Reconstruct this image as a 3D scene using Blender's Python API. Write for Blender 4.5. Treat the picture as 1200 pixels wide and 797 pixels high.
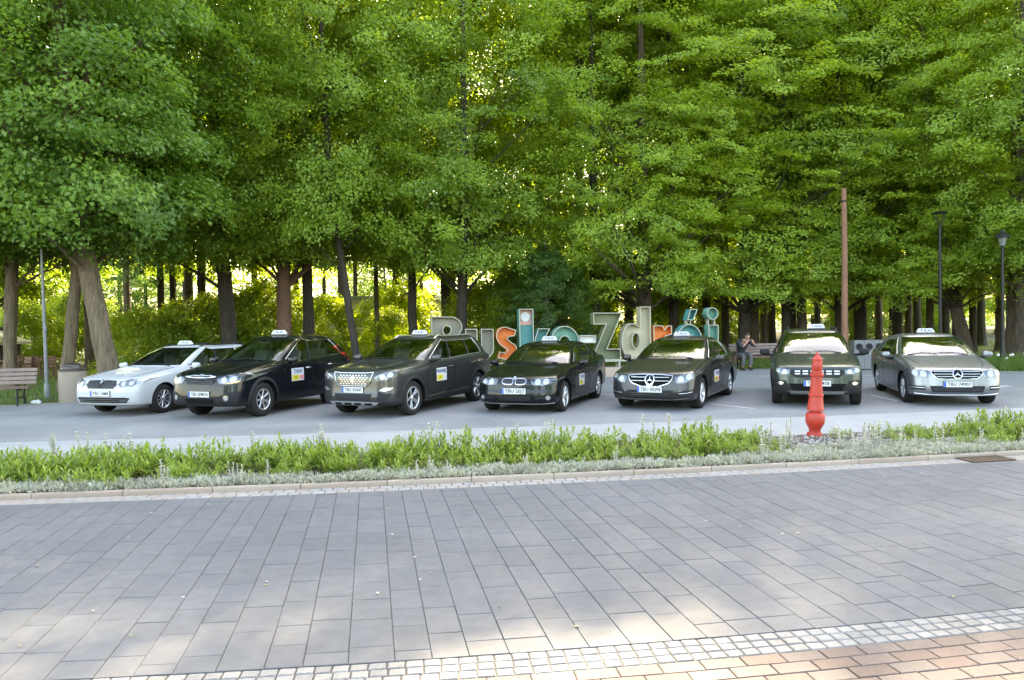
import bpy, bmesh, math, random
import numpy as np
from mathutils import Vector, Matrix
from mathutils.bvhtree import BVHTree
from mathutils.geometry import delaunay_2d_cdt

# ------------------------------------------------------------------ camera, sky, sun, exposure
scene = bpy.context.scene
for o in list(bpy.data.objects):
    bpy.data.objects.remove(o)
COL = scene.collection
R = math.radians
CAM_H = 1.891
cam = bpy.data.cameras.new('camera')
cam.sensor_width = 36.0
cam.lens = 891.9 / 1200.0 * 36.0
cam.clip_start = 0.1
cam.clip_end = 3000.0
cam_o = bpy.data.objects.new('camera', cam)
cam_o.location = (0, 0, CAM_H)
cam_o.rotation_euler = (Matrix.Rotation(R(90 - 1.417), 4, 'X') @ Matrix.Rotation(R(-1.03), 4, 'Z')).to_euler()
COL.objects.link(cam_o)
scene.camera = cam_o

SUN_EL, SUN_AZ = 37.5, 17.0          # azimuth measured to the right of the view direction
world = bpy.data.worlds.new('World')
scene.world = world
world.use_nodes = True
wn = world.node_tree
sky = wn.nodes.new('ShaderNodeTexSky')
sky.sky_type = 'NISHITA'
sky.sun_disc = False
sky.sun_elevation = R(SUN_EL)
sky.sun_rotation = R(SUN_AZ)
sky.air_density = 1.0
sky.dust_density = 1.6
sky.ozone_density = 1.0
wn.nodes['Background'].inputs['Strength'].default_value = 0.15
wn.links.new(sky.outputs[0], wn.nodes['Background'].inputs[0])
sun = bpy.data.lights.new('sun', 'SUN')
sun.energy = 4.8
sun.angle = R(0.55)
sun.color = (1.0, 0.93, 0.80)
sun_o = bpy.data.objects.new('sun', sun)
_sd = Vector((math.sin(R(SUN_AZ)) * math.cos(R(SUN_EL)), math.cos(R(SUN_AZ)) * math.cos(R(SUN_EL)), math.sin(R(SUN_EL))))
sun_o.rotation_euler = (-_sd).to_track_quat('-Z', 'Y').to_euler()
sun_o.location = (20, 30, 60)
COL.objects.link(sun_o)

vs = scene.view_settings
vs.view_transform = 'Standard'
vs.look = 'None'
vs.exposure = 3.45
vs.gamma = 1.0
vs.use_curve_mapping = False
vs.use_white_balance = True           # camera set for open shade
vs.white_balance_temperature = 8700
vs.white_balance_tint = 10
scene.render.engine = 'CYCLES'
cy = scene.cycles
cy.use_denoising = True
try:
    cy.denoiser = 'OPENIMAGEDENOISE'
except Exception:
    pass
cy.max_bounces = 7
cy.diffuse_bounces = 4
cy.glossy_bounces = 3
cy.transmission_bounces = 6
cy.transparent_max_bounces = 8
cy.caustics_reflective = False
cy.caustics_refractive = False
cy.sample_clamp_indirect = 6.0

# ------------------------------------------------------------------ helpers
def mat(name, col, rough=0.6, metal=0.0, var=None, bump=None, coat=0.0, spec=0.5, emit=None, col2=None, coord='Object', trans=0.0, ior=None, alpha=None):
    """procedural Principled material; var=(scale, amount) mottles colour towards col2, bump=(scale, strength)"""
    m = bpy.data.materials.new(name)
    m.use_nodes = True
    nt = m.node_tree
    b = nt.nodes['Principled BSDF']
    b.inputs['Base Color'].default_value = (*col, 1)
    b.inputs['Roughness'].default_value = rough
    b.inputs['Metallic'].default_value = metal
    b.inputs['Specular IOR Level'].default_value = spec
    b.inputs['Coat Weight'].default_value = coat
    b.inputs['Coat Roughness'].default_value = 0.03
    if trans:
        b.inputs['Transmission Weight'].default_value = trans
    if ior:
        b.inputs['IOR'].default_value = ior
    if emit:
        b.inputs['Emission Color'].default_value = (*emit[0], 1)
        b.inputs['Emission Strength'].default_value = emit[1]
    tc = None
    if var or bump:
        tc = nt.nodes.new('ShaderNodeTexCoord')
    if var:
        n = nt.nodes.new('ShaderNodeTexNoise')
        n.inputs['Scale'].default_value = var[0]
        n.inputs['Detail'].default_value = 6
        n.inputs['Roughness'].default_value = 0.65
        nt.links.new(tc.outputs[coord], n.inputs['Vector'])
        r = nt.nodes.new('ShaderNodeValToRGB')
        c2 = col2 or tuple(c * (1 - var[1]) for c in col)
        r.color_ramp.elements[0].position = 0.32
        r.color_ramp.elements[1].position = 0.68
        r.color_ramp.elements[0].color = (*c2, 1)
        r.color_ramp.elements[1].color = (*col, 1)
        nt.links.new(n.outputs['Fac'], r.inputs['Fac'])
        nt.links.new(r.outputs['Color'], b.inputs['Base Color'])
    if bump:
        n2 = nt.nodes.new('ShaderNodeTexNoise')
        n2.inputs['Scale'].default_value = bump[0]
        n2.inputs['Detail'].default_value = 5
        nt.links.new(tc.outputs[coord], n2.inputs['Vector'])
        bp = nt.nodes.new('ShaderNodeBump')
        bp.inputs['Strength'].default_value = bump[1]
        bp.inputs['Distance'].default_value = 0.02
        nt.links.new(n2.outputs['Fac'], bp.inputs['Height'])
        nt.links.new(bp.outputs['Normal'], b.inputs['Normal'])
    return m

def piece_mat(name, cols, rough=0.75, var=0.12, scale=14.0, bump=(90, 0.25)):
    """stone-piece material: a colour per object (Object Info random) over a fine mottling"""
    m = mat(name, cols[0], rough, bump=bump)
    nt = m.node_tree
    b = nt.nodes['Principled BSDF']
    oi = nt.nodes.new('ShaderNodeObjectInfo')
    ra = nt.nodes.new('ShaderNodeValToRGB')
    ra.color_ramp.interpolation = 'LINEAR'
    for i, c in enumerate(cols):
        p = i / max(1, len(cols) - 1)
        if i < 2:
            e = ra.color_ramp.elements[i]
            e.position = p
        else:
            e = ra.color_ramp.elements.new(p)
        e.color = (*c, 1)
    if len(cols) > 2:
        for i, c in enumerate(cols):
            ra.color_ramp.elements[i].position = i / (len(cols) - 1)
            ra.color_ramp.elements[i].color = (*c, 1)
    geo = nt.nodes.new('ShaderNodeNewGeometry')
    n = nt.nodes.new('ShaderNodeTexNoise')
    n.inputs['Scale'].default_value = scale
    n.inputs['Detail'].default_value = 5
    nt.links.new(geo.outputs['Position'], n.inputs['Vector'])
    n3 = nt.nodes.new('ShaderNodeTexNoise')
    n3.inputs['Scale'].default_value = 0.7
    n3.inputs['Detail'].default_value = 3
    nt.links.new(geo.outputs['Position'], n3.inputs['Vector'])
    ad = nt.nodes.new('ShaderNodeMath')
    ad.operation = 'ADD'
    nt.links.new(n.outputs['Fac'], ad.inputs[0])
    nt.links.new(n3.outputs['Fac'], ad.inputs[1])
    mr = nt.nodes.new('ShaderNodeMapRange')
    mr.inputs['From Min'].default_value = 0.6
    mr.inputs['From Max'].default_value = 1.4
    mr.inputs['To Min'].default_value = 1 - var
    mr.inputs['To Max'].default_value = 1 + var
    nt.links.new(ad.outputs[0], mr.inputs['Value'])
    mx = nt.nodes.new('ShaderNodeVectorMath')
    mx.operation = 'SCALE'
    isl = nt.nodes.new('ShaderNodeMath')
    isl.operation = 'ADD'
    nt.links.new(oi.outputs['Random'], isl.inputs[0])
    nt.links.new(geo.outputs['Random Per Island'], isl.inputs[1])
    fr = nt.nodes.new('ShaderNodeMath')
    fr.operation = 'FRACT'
    nt.links.new(isl.outputs[0], fr.inputs[0])
    nt.links.new(fr.outputs[0], ra.inputs['Fac'])
    nt.links.new(ra.outputs['Color'], mx.inputs[0])
    nt.links.new(mr.outputs['Result'], mx.inputs['Scale'])
    nt.links.new(mx.outputs[0], b.inputs['Base Color'])
    return m

def tag(o, label=None, cat=None, group=None, kind=None):
    if label: o['label'] = label
    if cat: o['category'] = cat
    if group: o['group'] = group
    if kind: o['kind'] = kind
    return o

def link(o, parent=None):
    COL.objects.link(o)
    if parent is not None:
        o.parent = parent
    return o

def empty(name, loc=(0, 0, 0), rz=0.0):
    o = bpy.data.objects.new(name, None)
    o.empty_display_size = 0.2
    o.location = loc
    o.rotation_euler = (0, 0, rz)
    COL.objects.link(o)
    return o

def obj(name, me, parent=None, loc=None, rot=None):
    o = bpy.data.objects.new(name, me)
    if loc is not None: o.location = loc
    if rot is not None: o.rotation_euler = rot
    return link(o, parent)

def copy_tree(o, parent=None):
    c = o.copy()
    COL.objects.link(c)
    c.parent = parent
    for ch in list(o.children):
        copy_tree(ch, c)
    return c

def mesh_np(name, V, F, m=None, smooth=False, mats=None, mi=None):
    """fast mesh from numpy verts (n,3) and faces (k,3|4) or list of faces"""
    me = bpy.data.meshes.new(name)
    if isinstance(F, np.ndarray):
        k = F.shape[1]
        me.vertices.add(len(V))
        me.vertices.foreach_set('co', np.ascontiguousarray(V, dtype=np.float32).ravel())
        me.loops.add(F.size)
        me.loops.foreach_set('vertex_index', np.ascontiguousarray(F, dtype=np.int32).ravel())
        me.polygons.add(len(F))
        me.polygons.foreach_set('loop_start', np.arange(0, F.size, k, dtype=np.int32))
        me.update(calc_edges=True)
    else:
        me.from_pydata([tuple(v) for v in V], [], [tuple(f) for f in F])
        me.update()
    for mm in (mats or ([m] if m else [])):
        me.materials.append(mm)
    if mi is not None:
        me.polygons.foreach_set('material_index', np.asarray(mi, dtype=np.int32))
    if smooth:
        me.polygons.foreach_set('use_smooth', np.ones(len(me.polygons), dtype=bool))
    return me

class MB:
    """collects simple solids, then builds one mesh"""
    def __init__(self):
        self.v, self.f = [], []
    def add(self, vs, fs):
        n = len(self.v)
        self.v += [tuple(v) for v in vs]
        self.f += [tuple(i + n for i in f) for f in fs]
        return self
    def box(self, c, s, M=None, ch=0.0):
        """centre, full size; ch = chamfer of the vertical and horizontal edges"""
        x, y, z = (k / 2 for k in s)
        if ch <= 0:
            vs = [Vector((i * x, j * y, k * z)) for i in (-1, 1) for j in (-1, 1) for k in (-1, 1)]
            fs = [(0, 1, 3, 2), (4, 6, 7, 5), (0, 4, 5, 1), (2, 3, 7, 6), (0, 2, 6, 4), (1, 5, 7, 3)]
        else:
            bm = bmesh.new()
            bmesh.ops.create_cube(bm, size=1.0)
            for v in bm.verts:
                v.co = Vector((v.co.x * 2 * x, v.co.y * 2 * y, v.co.z * 2 * z))
            bmesh.ops.bevel(bm, geom=list(bm.edges), offset=ch, segments=2, affect='EDGES', profile=0.6)
            bm.verts.index_update()
            vs = [v.co.copy() for v in bm.verts]
            fs = [[v.index for v in f.verts] for f in bm.faces]
            bm.free()
        C = Vector(c)
        vs = [(M @ v if M else v) + C for v in vs]
        return self.add(vs, fs)
    def tube(self, pts, rad, n=8, cap=True, jit=None):
        """tube along points, rad a number or a list"""
        pts = [Vector(p) for p in pts]
        if not hasattr(rad, '__len__'): rad = [rad] * len(pts)
        vs, fs = [], []
        a = None
        for i, p in enumerate(pts):
            d = (pts[min(i + 1, len(pts) - 1)] - pts[max(i - 1, 0)])
            d = d.normalized() if d.length > 1e-9 else Vector((0, 0, 1))
            if a is None:
                a = d.cross(Vector((0, 0, 1)))
                if a.length < 1e-2: a = d.cross(Vector((1, 0, 0)))
            a = a - d * a.dot(d)
            a.normalize()
            b = d.cross(a)
            for k in range(n):
                t = 2 * math.pi * k / n
                vs.append(p + (a * math.cos(t) + b * math.sin(t)) * rad[i] * (jit(i, k, t) if jit else 1.0))
        for i in range(len(pts) - 1):
            for k in range(n):
                k2 = (k + 1) % n
                fs.append((i * n + k, i * n + k2, (i + 1) * n + k2, (i + 1) * n + k))
        if cap:
            fs.append(tuple(range(n)))
            fs.append(tuple(reversed(range((len(pts) - 1) * n, len(pts) * n))))
        return self.add(vs, fs)
    def lathe(self, prof, n=24, c=(0, 0, 0), M=None, cap=True):
        """profile [(r, z)] about Z"""
        vs, fs = [], []
        C = Vector(c)
        for r, z in prof:
            for k in range(n):
                t = 2 * math.pi * k / n
                v = Vector((r * math.cos(t), r * math.sin(t), z))
                vs.append((M @ v if M else v) + C)
        for i in range(len(prof) - 1):
            for k in range(n):
                k2 = (k + 1) % n
                fs.append((i * n + k, i * n + k2, (i + 1) * n + k2, (i + 1) * n + k))
        if cap and prof[0][0] > 1e-6: fs.append(tuple(reversed(range(n))))
        if cap and prof[-1][0] > 1e-6: fs.append(tuple(range((len(prof) - 1) * n, len(prof) * n)))
        return self.add(vs, fs)
    def prism(self, poly, h0, h1, M=None, c=(0, 0, 0)):
        """2-D polygon (x, y) extruded in z from h0 to h1"""
        n = len(poly)
        C = Vector(c)
        vs = [Vector((x, y, h0)) for x, y in poly] + [Vector((x, y, h1)) for x, y in poly]
        vs = [(M @ v if M else v) + C for v in vs]
        fs = [tuple(reversed(range(n))), tuple(range(n, 2 * n))]
        fs += [(i, (i + 1) % n, n + (i + 1) % n, n + i) for i in range(n)]
        return self.add(vs, fs)
    def mesh(self, name, m, smooth=None):
        me = mesh_np(name, self.v, self.f, m)
        bm = bmesh.new()
        bm.from_mesh(me)
        bmesh.ops.recalc_face_normals(bm, faces=list(bm.faces))
        bm.to_mesh(me)
        bm.free()
        if smooth is not None:
            me.polygons.foreach_set('use_smooth', np.ones(len(me.polygons), dtype=bool))
            me.set_sharp_from_angle(angle=R(smooth))
        return me
    def build(self, name, m, parent=None, loc=None, rot=None, smooth=None):
        return obj(name, self.mesh(name, m, smooth), parent, loc, rot)

def text_mesh(name, txt, size, m, extrude=0.002, shear=0.0, bold=0.0):
    """lettering in the XY plane, centred"""
    cu = bpy.data.curves.new(name, 'FONT')
    cu.body = txt
    cu.size = size
    cu.extrude = extrude
    cu.align_x = 'CENTER'
    cu.align_y = 'CENTER'
    cu.shear = shear
    cu.offset = bold
    cu.resolution_u = 2
    o = bpy.data.objects.new(name, cu)
    COL.objects.link(o)
    dg = bpy.context.evaluated_depsgraph_get()
    me = bpy.data.meshes.new_from_object(o.evaluated_get(dg))
    COL.objects.unlink(o)
    bpy.data.objects.remove(o)
    bpy.data.curves.remove(cu)
    me.name = name
    me.materials.clear()
    me.materials.append(m)
    return me

def pchip(xs, ys, xq):
    """monotone cubic interpolation"""
    xs, ys, xq = np.asarray(xs, float), np.asarray(ys, float), np.asarray(xq, float)
    h = np.diff(xs)
    d = np.diff(ys) / h
    n = len(xs)
    m = np.zeros(n)
    for i in range(1, n - 1):
        if d[i - 1] * d[i] > 0:
            w1, w2 = 2 * h[i] + h[i - 1], h[i] + 2 * h[i - 1]
            m[i] = (w1 + w2) / (w1 / d[i - 1] + w2 / d[i])
    m[0], m[-1] = d[0], d[-1]
    k = np.clip(np.searchsorted(xs, xq) - 1, 0, n - 2)
    t = (xq - xs[k]) / h[k]
    t2, t3 = t * t, t * t * t
    return (2 * t3 - 3 * t2 + 1) * ys[k] + (t3 - 2 * t2 + t) * h[k] * m[k] + (-2 * t3 + 3 * t2) * ys[k + 1] + (t3 - t2) * h[k] * m[k + 1]

# photograph pixel -> world point (used only to lay out the plan of the place)
_P, _Ro, _F = R(-1.417), R(-1.03), 891.9
def at(x, y, Y=None, z=0.0):
    a, b = x - 600, y - 398.5
    px = a * math.cos(_Ro) + b * math.sin(_Ro)
    py = -a * math.sin(_Ro) + b * math.cos(_Ro)
    v = -py / _F
    dy, dz = math.cos(_P) - v * math.sin(_P), math.sin(_P) + v * math.cos(_P)
    t = (Y / dy) if Y is not None else (z - CAM_H) / dz
    return Vector((px / _F * t, dy * t, CAM_H + dz * t))
# ------------------------------------------------------------------ ground, paving, kerb, bed
rnd = random.Random(7)
def quad_curve(a, b, c, lim=11.0):
    def f(x):
        q = max(-lim, min(lim, x))
        return a + b * q + c * q * q + (b + 2 * c * q) * (x - q)
    return f
KERB = quad_curve(8.995, 0.122, 0.0047)             # front foot of the kerb
PAVE_FAR = lambda x: KERB(x) - 0.27
SETT = quad_curve(4.295, 0.125, 0.0125, 5.0)        # edge between grey pavers and near setts
BED_BACK = lambda x: KERB(x) + 2.25
ASPH = quad_curve(13.52, 0.113, 0.003)

def sheet(name, f0, f1, x0, x1, n, z, m, rows=1):
    V, F = [], []
    for i in range(n + 1):
        x = x0 + (x1 - x0) * i / n
        a, b = f0(x), f1(x)
        for j in range(rows + 1):
            V.append((x, a + (b - a) * j / rows, z))
    for i in range(n):
        for j in range(rows):
            p = i * (rows + 1) + j
            F.append((p, p + rows + 1, p + rows + 2, p + 1))
    return tag(obj(name, mesh_np(name, V, F, m)), kind='structure')

M_SOIL = mat('park_ground', (0.055, 0.065, 0.022), 0.95, var=(0.35, 0.0), col2=(0.060, 0.046, 0.028), bump=(9, 0.8))
gr = MB().add([(-600, -600, -0.06), (600, -600, -0.06), (600, 900, -0.06), (-600, 900, -0.06)], [(0, 1, 2, 3)]).build('ground', M_SOIL)
tag(gr, 'brown-green park floor stretching under the trees', kind='structure')

M_ASPH = mat('asphalt', (0.235, 0.232, 0.231), 0.9, var=(0.6, 0.3), bump=(160, 0.5))
nt = M_ASPH.node_tree                                # fine aggregate speckle over the large mottling
_b = nt.nodes['Principled BSDF']
_src = _b.inputs['Base Color'].links[0].from_socket
_tc = nt.nodes.new('ShaderNodeTexCoord')
_n = nt.nodes.new('ShaderNodeTexNoise'); _n.inputs['Scale'].default_value = 55; _n.inputs['Detail'].default_value = 8
nt.links.new(_tc.outputs['Object'], _n.inputs['Vector'])
_mr = nt.nodes.new('ShaderNodeMapRange'); _mr.inputs['From Min'].default_value = 0.3; _mr.inputs['From Max'].default_value = 0.7
_mr.inputs['To Min'].default_value = 0.8; _mr.inputs['To Max'].default_value = 1.2
nt.links.new(_n.outputs['Fac'], _mr.inputs['Value'])
_v = nt.nodes.new('ShaderNodeVectorMath'); _v.operation = 'SCALE'
nt.links.new(_src, _v.inputs[0]); nt.links.new(_mr.outputs['Result'], _v.inputs['Scale'])
nt.links.new(_v.outputs[0], _b.inputs['Base Color'])

# rear edge of the asphalt, left to right
REAR = [(-60, 2), (-30, 13.0), (-16, 18.0), (-12.2, 19.05), (-9.2, 20.4), (-6, 22.6), (-2.5, 24.2), (2, 26.3), (6, 27.1), (12.8, 27.3), (14.2, 25.2), (15.5, 23.9), (17.5, 23.9), (26, 23.0), (60, 14)]
def rear_y(x):
    return float(np.interp(x, [p[0] for p in REAR], [p[1] for p in REAR]))
sheet('road', ASPH, lambda x: max(rear_y(x), ASPH(x) + .2), -26, 34, 120, 0.0, M_ASPH)
# low kerb along the rear edge of the asphalt
M_KERBR = mat('rear_kerb_concrete', (0.26, 0.235, 0.20), 0.85, var=(6, 0.2), bump=(60, 0.3))
kb = MB()
xs = np.linspace(-20, 30, 51)
for a, b in zip(xs[:-1], xs[1:]):
    p, q = Vector((a, rear_y(a), 0)), Vector((b, rear_y(b), 0))
    d = (q - p)
    nrm = Vector((-d.y, d.x, 0)).normalized() * 0.1
    g = d.normalized() * 0.006
    kb.prism([((p + g).x, (p + g).y), ((q - g).x, (q - g).y), ((q - g + nrm).x, (q - g + nrm).y), ((p + g + nrm).x, (p + g + nrm).y)], -0.05, 0.02)
tag(kb.build('rear_kerb', M_KERBR), kind='structure')

M_LIGHT = mat('light_concrete_pavement', (0.30, 0.297, 0.295), 0.85, var=(1.3, 0.14), bump=(80, 0.3))
sheet('pavement', BED_BACK, lambda x: ASPH(x) - 0.001, -26, 34, 60, 0.004, M_LIGHT)
M_BASE = mat('joint_sand', (0.064, 0.062, 0.060), 0.95, var=(40, 0.4))
sheet('paving_bed', lambda x: -14.0, lambda x: KERB(x) + .02, -26, 34, 60, -0.0075, M_BASE)

M_EARTH = mat('bed_earth', (0.115, 0.09, 0.068), 0.95, var=(7, 0.4), bump=(30, 1.0))
sheet('flower_bed_soil', lambda x: KERB(x) + 0.07, lambda x: BED_BACK(x) - 0.002, -22, 28, 60, 0.03, M_EARTH)

# grey concrete pavers in columns of uneven width, the nearest 300 in view as single pieces
M_PAVER = piece_mat('grey_paver', [(0.084, 0.087, 0.092), (0.092, 0.095, 0.100), (0.099, 0.101, 0.105), (0.088, 0.091, 0.097)], 0.82, var=0.22, scale=9, bump=(140, 0.22))
def paver_geo(corners, top, ch=0.005, dep=0.045):
    """corners CCW in plan -> chamfered block"""
    c = Vector((sum(p[0] for p in corners) / 4, sum(p[1] for p in corners) / 4, 0))
    V = []
    for p in corners: V.append(Vector((p[0], p[1], top - dep)) - c)
    for p in corners: V.append(Vector((p[0], p[1], top - ch)) - c)
    for i, p in enumerate(corners):
        a, b = Vector(corners[i - 1]), Vector(corners[(i + 1) % 4])
        q = Vector(p)
        e = ((a - q).normalized() + (b - q).normalized()) * ch
        V.append(Vector((q.x + e.x, q.y + e.y, top + rnd.uniform(-.0007, .0007))) - c)
    F = [(8, 9, 10, 11)]
    for i in range(4):
        j = (i + 1) % 4
        F.append((i, j, 4 + j, 4 + i))
        F.append((4 + i, 4 + j, 8 + j, 8 + i))
    return c, V, F
def lay(pieces, parent, name, m, stuff_name, keep=300):
    """pieces = [(corners, top, ch, size score)]; the largest in view become objects, the rest one mesh"""
    pieces.sort(key=lambda p: -p[3])
    rest = MB()
    for k, (cs, top, ch, sc) in enumerate(pieces):
        c, V, F = paver_geo(cs, top, ch)
        if k < keep and sc > 0:
            obj(name, mesh_np(name, V, F, m), parent, loc=c)
        else:
            rest.add([v + c for v in V], F)
    if rest.v:
        tag(rest.build(stuff_name, m, parent), kind='stuff')
def in_view(x, y, pad=0.2):
    return y > 3.4 and abs(x) < 0.68 * y + pad
SK = -0.182 / 0.983
def colx(x0, Y): return x0 + SK * (Y - 6.0)
def solve(x0, t, far):
    """point on column line x0 at distance t beyond the sett edge"""
    Y = 6.0
    for _ in range(6):
        X = colx(x0, Y)
        Y = SETT(X) + t
        if far: Y = min(Y, PAVE_FAR(X) - 0.004)
    return (colx(x0, Y), Y)
pav = empty('paved_street')
tag(pav, 'grey concrete paver street in the foreground', kind='structure')
pieces = []
x0 = -9.5
k = 0
WID = [0.262, 0.212, 0.212, 0.232, 0.262, 0.212, 0.252]
while x0 < 12.5:
    w = WID[k % 7]
    t = 0.004 - rnd.random() * 0.0
    first = True
    while t < 6.2:
        ln = rnd.choice([0.30, 0.36, 0.42, 0.42, 0.5, 0.5, 0.6])
        if first: ln *= rnd.uniform(.4, 1)
        first = False
        g = rnd.uniform(0.0014, 0.0028)
        A, B = solve(x0 + g, t + g, True), solve(x0 + w - g, t + g, True)
        Cc, D = solve(x0 + w - g, t + ln - g, True), solve(x0 + g, t + ln - g, True)
        if min(Cc[1] - B[1], D[1] - A[1]) > 0.07:
            cx, cyy = (A[0] + Cc[0]) / 2, (A[1] + Cc[1]) / 2
            sc = 1.0 / cyy ** 2 * min(1, ln / .3) if in_view(cx, cyy) else -cyy
            pieces.append(([A, B, Cc, D], rnd.uniform(-0.0014, 0.0014), 0.003, sc))
        elif Cc[1] - B[1] < 0.001:
            break
        t += ln
    x0 += w
    k += 1
lay(pieces, pav, 'paver', M_PAVER, 'distant_pavers')

# strip of pale granite setts in front, three rows
M_SETT = piece_mat('pale_granite', [(0.169, 0.162, 0.153), (0.198, 0.189, 0.176), (0.230, 0.220, 0.205), (0.180, 0.174, 0.167)], 0.8, var=0.24, scale=30, bump=(120, 0.6))
ss = empty('sett_strip')
tag(ss, 'strip of pale granite setts in three rows along the near edge', kind='structure')
pieces = []
for r_ in range(3):
    x = -4.4 + 0.04 * r_
    while x < 5.6:
        w = rnd.uniform(0.094, 0.104)
        y0, y1 = -0.087 * (r_ + 1) + 0.0045, -0.087 * r_ - 0.0045
        g = 0.0045
        j = lambda: rnd.uniform(-.002, .002)
        nx = lambda X, d: (X - d * (0.125 + 0.025 * X) + j(), SETT(X) + d + j())
        cs = [nx(x + g, y0), nx(x + w - g, y0), nx(x + w - g, y1), nx(x + g, y1)]
        pieces.append((cs, rnd.uniform(-.001, .002), 0.006, 1.0 / max(.5, SETT(x)) if in_view(x, SETT(x) - .1) or abs(x) < 3.5 else -1))
        x += w
lay(pieces, ss, 'sett', M_SETT, 'further_setts')

# reddish bricks at the very front
M_BRICK = piece_mat('red_paving_brick', [(0.109, 0.075, 0.064), (0.125, 0.090, 0.075), (0.115, 0.094, 0.084), (0.130, 0.098, 0.084), (0.104, 0.071, 0.058)], 0.85, var=0.14, scale=25, bump=(110, 0.5))
bs = empty('brick_paving')
tag(bs, 'reddish brick paving at the near edge', kind='structure')
pieces = []
for r_ in range(11):
    x = -4.6 + (0.115 if r_ % 2 else 0) + rnd.uniform(-.02, .02)
    d1 = -0.264 - r_ * 0.118
    while x < 5.6:
        w = 0.232
        g = 0.003
        nx = lambda X, d: (X - d * (0.125 + 0.025 * X), SETT(X) + d)
        cs = [nx(x + g, d1 - .118 + g), nx(x + w - g, d1 - .118 + g), nx(x + w - g, d1 - g), nx(x + g, d1 - g)]
        yy = SETT(x) + d1
        pieces.append((cs, rnd.uniform(-.0015, .0015), 0.004, 1.0 / yy if (in_view(x, yy, .4) and x > -1.6) else -1))
        x += w
lay(pieces, bs, 'brick', M_BRICK, 'further_bricks')

# gutter rows of setts against the kerb
gs = empty('gutter_strip')
tag(gs, 'two rows of pale setts along the foot of the kerb', kind='structure')
M_GUT = piece_mat('gutter_sett', [(0.223, 0.212, 0.198), (0.252, 0.234, 0.216), (0.245, 0.202, 0.169), (0.266, 0.256, 0.241)], 0.85, var=0.14, scale=25, bump=(120, 0.5))
pieces = []
for r_, (d0, d1) in enumerate(((-0.263, -0.137), (-0.131, -0.006))):
    x = -9.0 + .05 * r_
    while x < 12:
        w = rnd.uniform(0.125, 0.145)
        g = 0.004
        nx = lambda X, d: (X - d * (0.122 + 0.0094 * X), KERB(X) + d)
        cs = [nx(x + g, d0), nx(x + w - g, d0), nx(x + w - g, d1), nx(x + g, d1)]
        pieces.append((cs, rnd.uniform(0, .003), 0.008, 1.0 / KERB(x) if in_view(x, KERB(x)) else -1))
        x += w
lay(pieces, gs, 'sett', M_GUT, 'further_setts')

# kerb stones
ks = empty('kerb')
tag(ks, 'low beige concrete kerb in front of the flower bed', kind='structure')
M_KERB = piece_mat('beige_kerb', [(0.288, 0.230, 0.180), (0.324, 0.256, 0.198), (0.281, 0.212, 0.162), (0.317, 0.245, 0.191)], 0.85, var=0.14, scale=8, bump=(80, 0.35))
x = -12.3
while x < 14:
    L = 0.985
    dx = L / math.sqrt(1 + (0.122 + 0.0094 * x) ** 2)
    a, b = Vector((x + .004, KERB(x), 0)), Vector((x + dx - .004, KERB(x + dx), 0))
    d = (b - a).normalized()
    n = Vector((-d.y, d.x, 0))
    prof = [(0, -.06), (0, .035), (.006, .050), (.02, .058), (.06, .058), (.073, .053), (.08, .04), (.08, -.06)]
    mb = MB()
    N = len(prof)
    drop = rnd.uniform(-.003, .003)
    vs_ = [(n * p + Vector((0, 0, q + drop))) for p, q in prof] + [(b - a) + n * p + Vector((0, 0, q + drop)) for p, q in prof]
    mb.add(vs_, [tuple(reversed(range(N))), tuple(range(N, 2 * N))] + [(i, (i + 1) % N, N + (i + 1) % N, N + i) for i in range(N)])
    mb.build('kerb_stone', M_KERB, ks, loc=a, smooth=40)
    x += dx

# drain grate by the kerb
M_IRON = mat('rusty_iron', (0.13, 0.085, 0.06), 0.7, metal=0.3, var=(30, 0.5), bump=(90, 0.4))
p = at(1163, 541)
dg_ = empty('drain_grate', (p.x, KERB(p.x) - 0.155, 0.004), math.atan(0.122 + 0.0094 * p.x))
tag(dg_, 'brown iron drain grate at the foot of the kerb', 'drain')
fb = MB()
for sx, sy, lx, ly in ((0, .135, .62, .03), (0, -.135, .62, .03), (.295, 0, .03, .24), (-.295, 0, .03, .24)):
    fb.box((sx, sy, 0.004), (lx, ly, .024))
fb.build('frame', M_IRON, dg_)
for i in range(13):
    MB().box((-.258 + i * .043, 0, .003), (.02, .238, .018)).build('bar', M_IRON, dg_)

# fallen leaves and crumbs lying on the paving
M_FALL = piece_mat('fallen_leaf', [(.30, .27, .12), (.22, .16, .08), (.45, .42, .34), (.20, .24, .08)], .8)
fl = MB()
gf = random.Random(31)
for i in range(150):
    Yf = gf.uniform(4.4, 22.0); X = gf.uniform(-.66, .66) * Yf
    if KERB(X) - .05 < Yf < BED_BACK(X): continue
    s_ = gf.uniform(.010, .026); a = gf.uniform(0, 6.28)
    c, d = Vector((math.cos(a), math.sin(a), 0)) * s_, Vector((-math.sin(a), math.cos(a), 0)) * s_ * .6
    p = Vector((X, Yf, .007))
    fl.add([p - c, p + d + Vector((0, 0, .006)), p + c, p - d + Vector((0, 0, .004))], [(0, 1, 2), (0, 2, 3)])
tag(fl.build('fallen_leaves', M_FALL), 'scattered dry leaves and blossom crumbs on the paving', 'leaves', kind='stuff')
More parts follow.
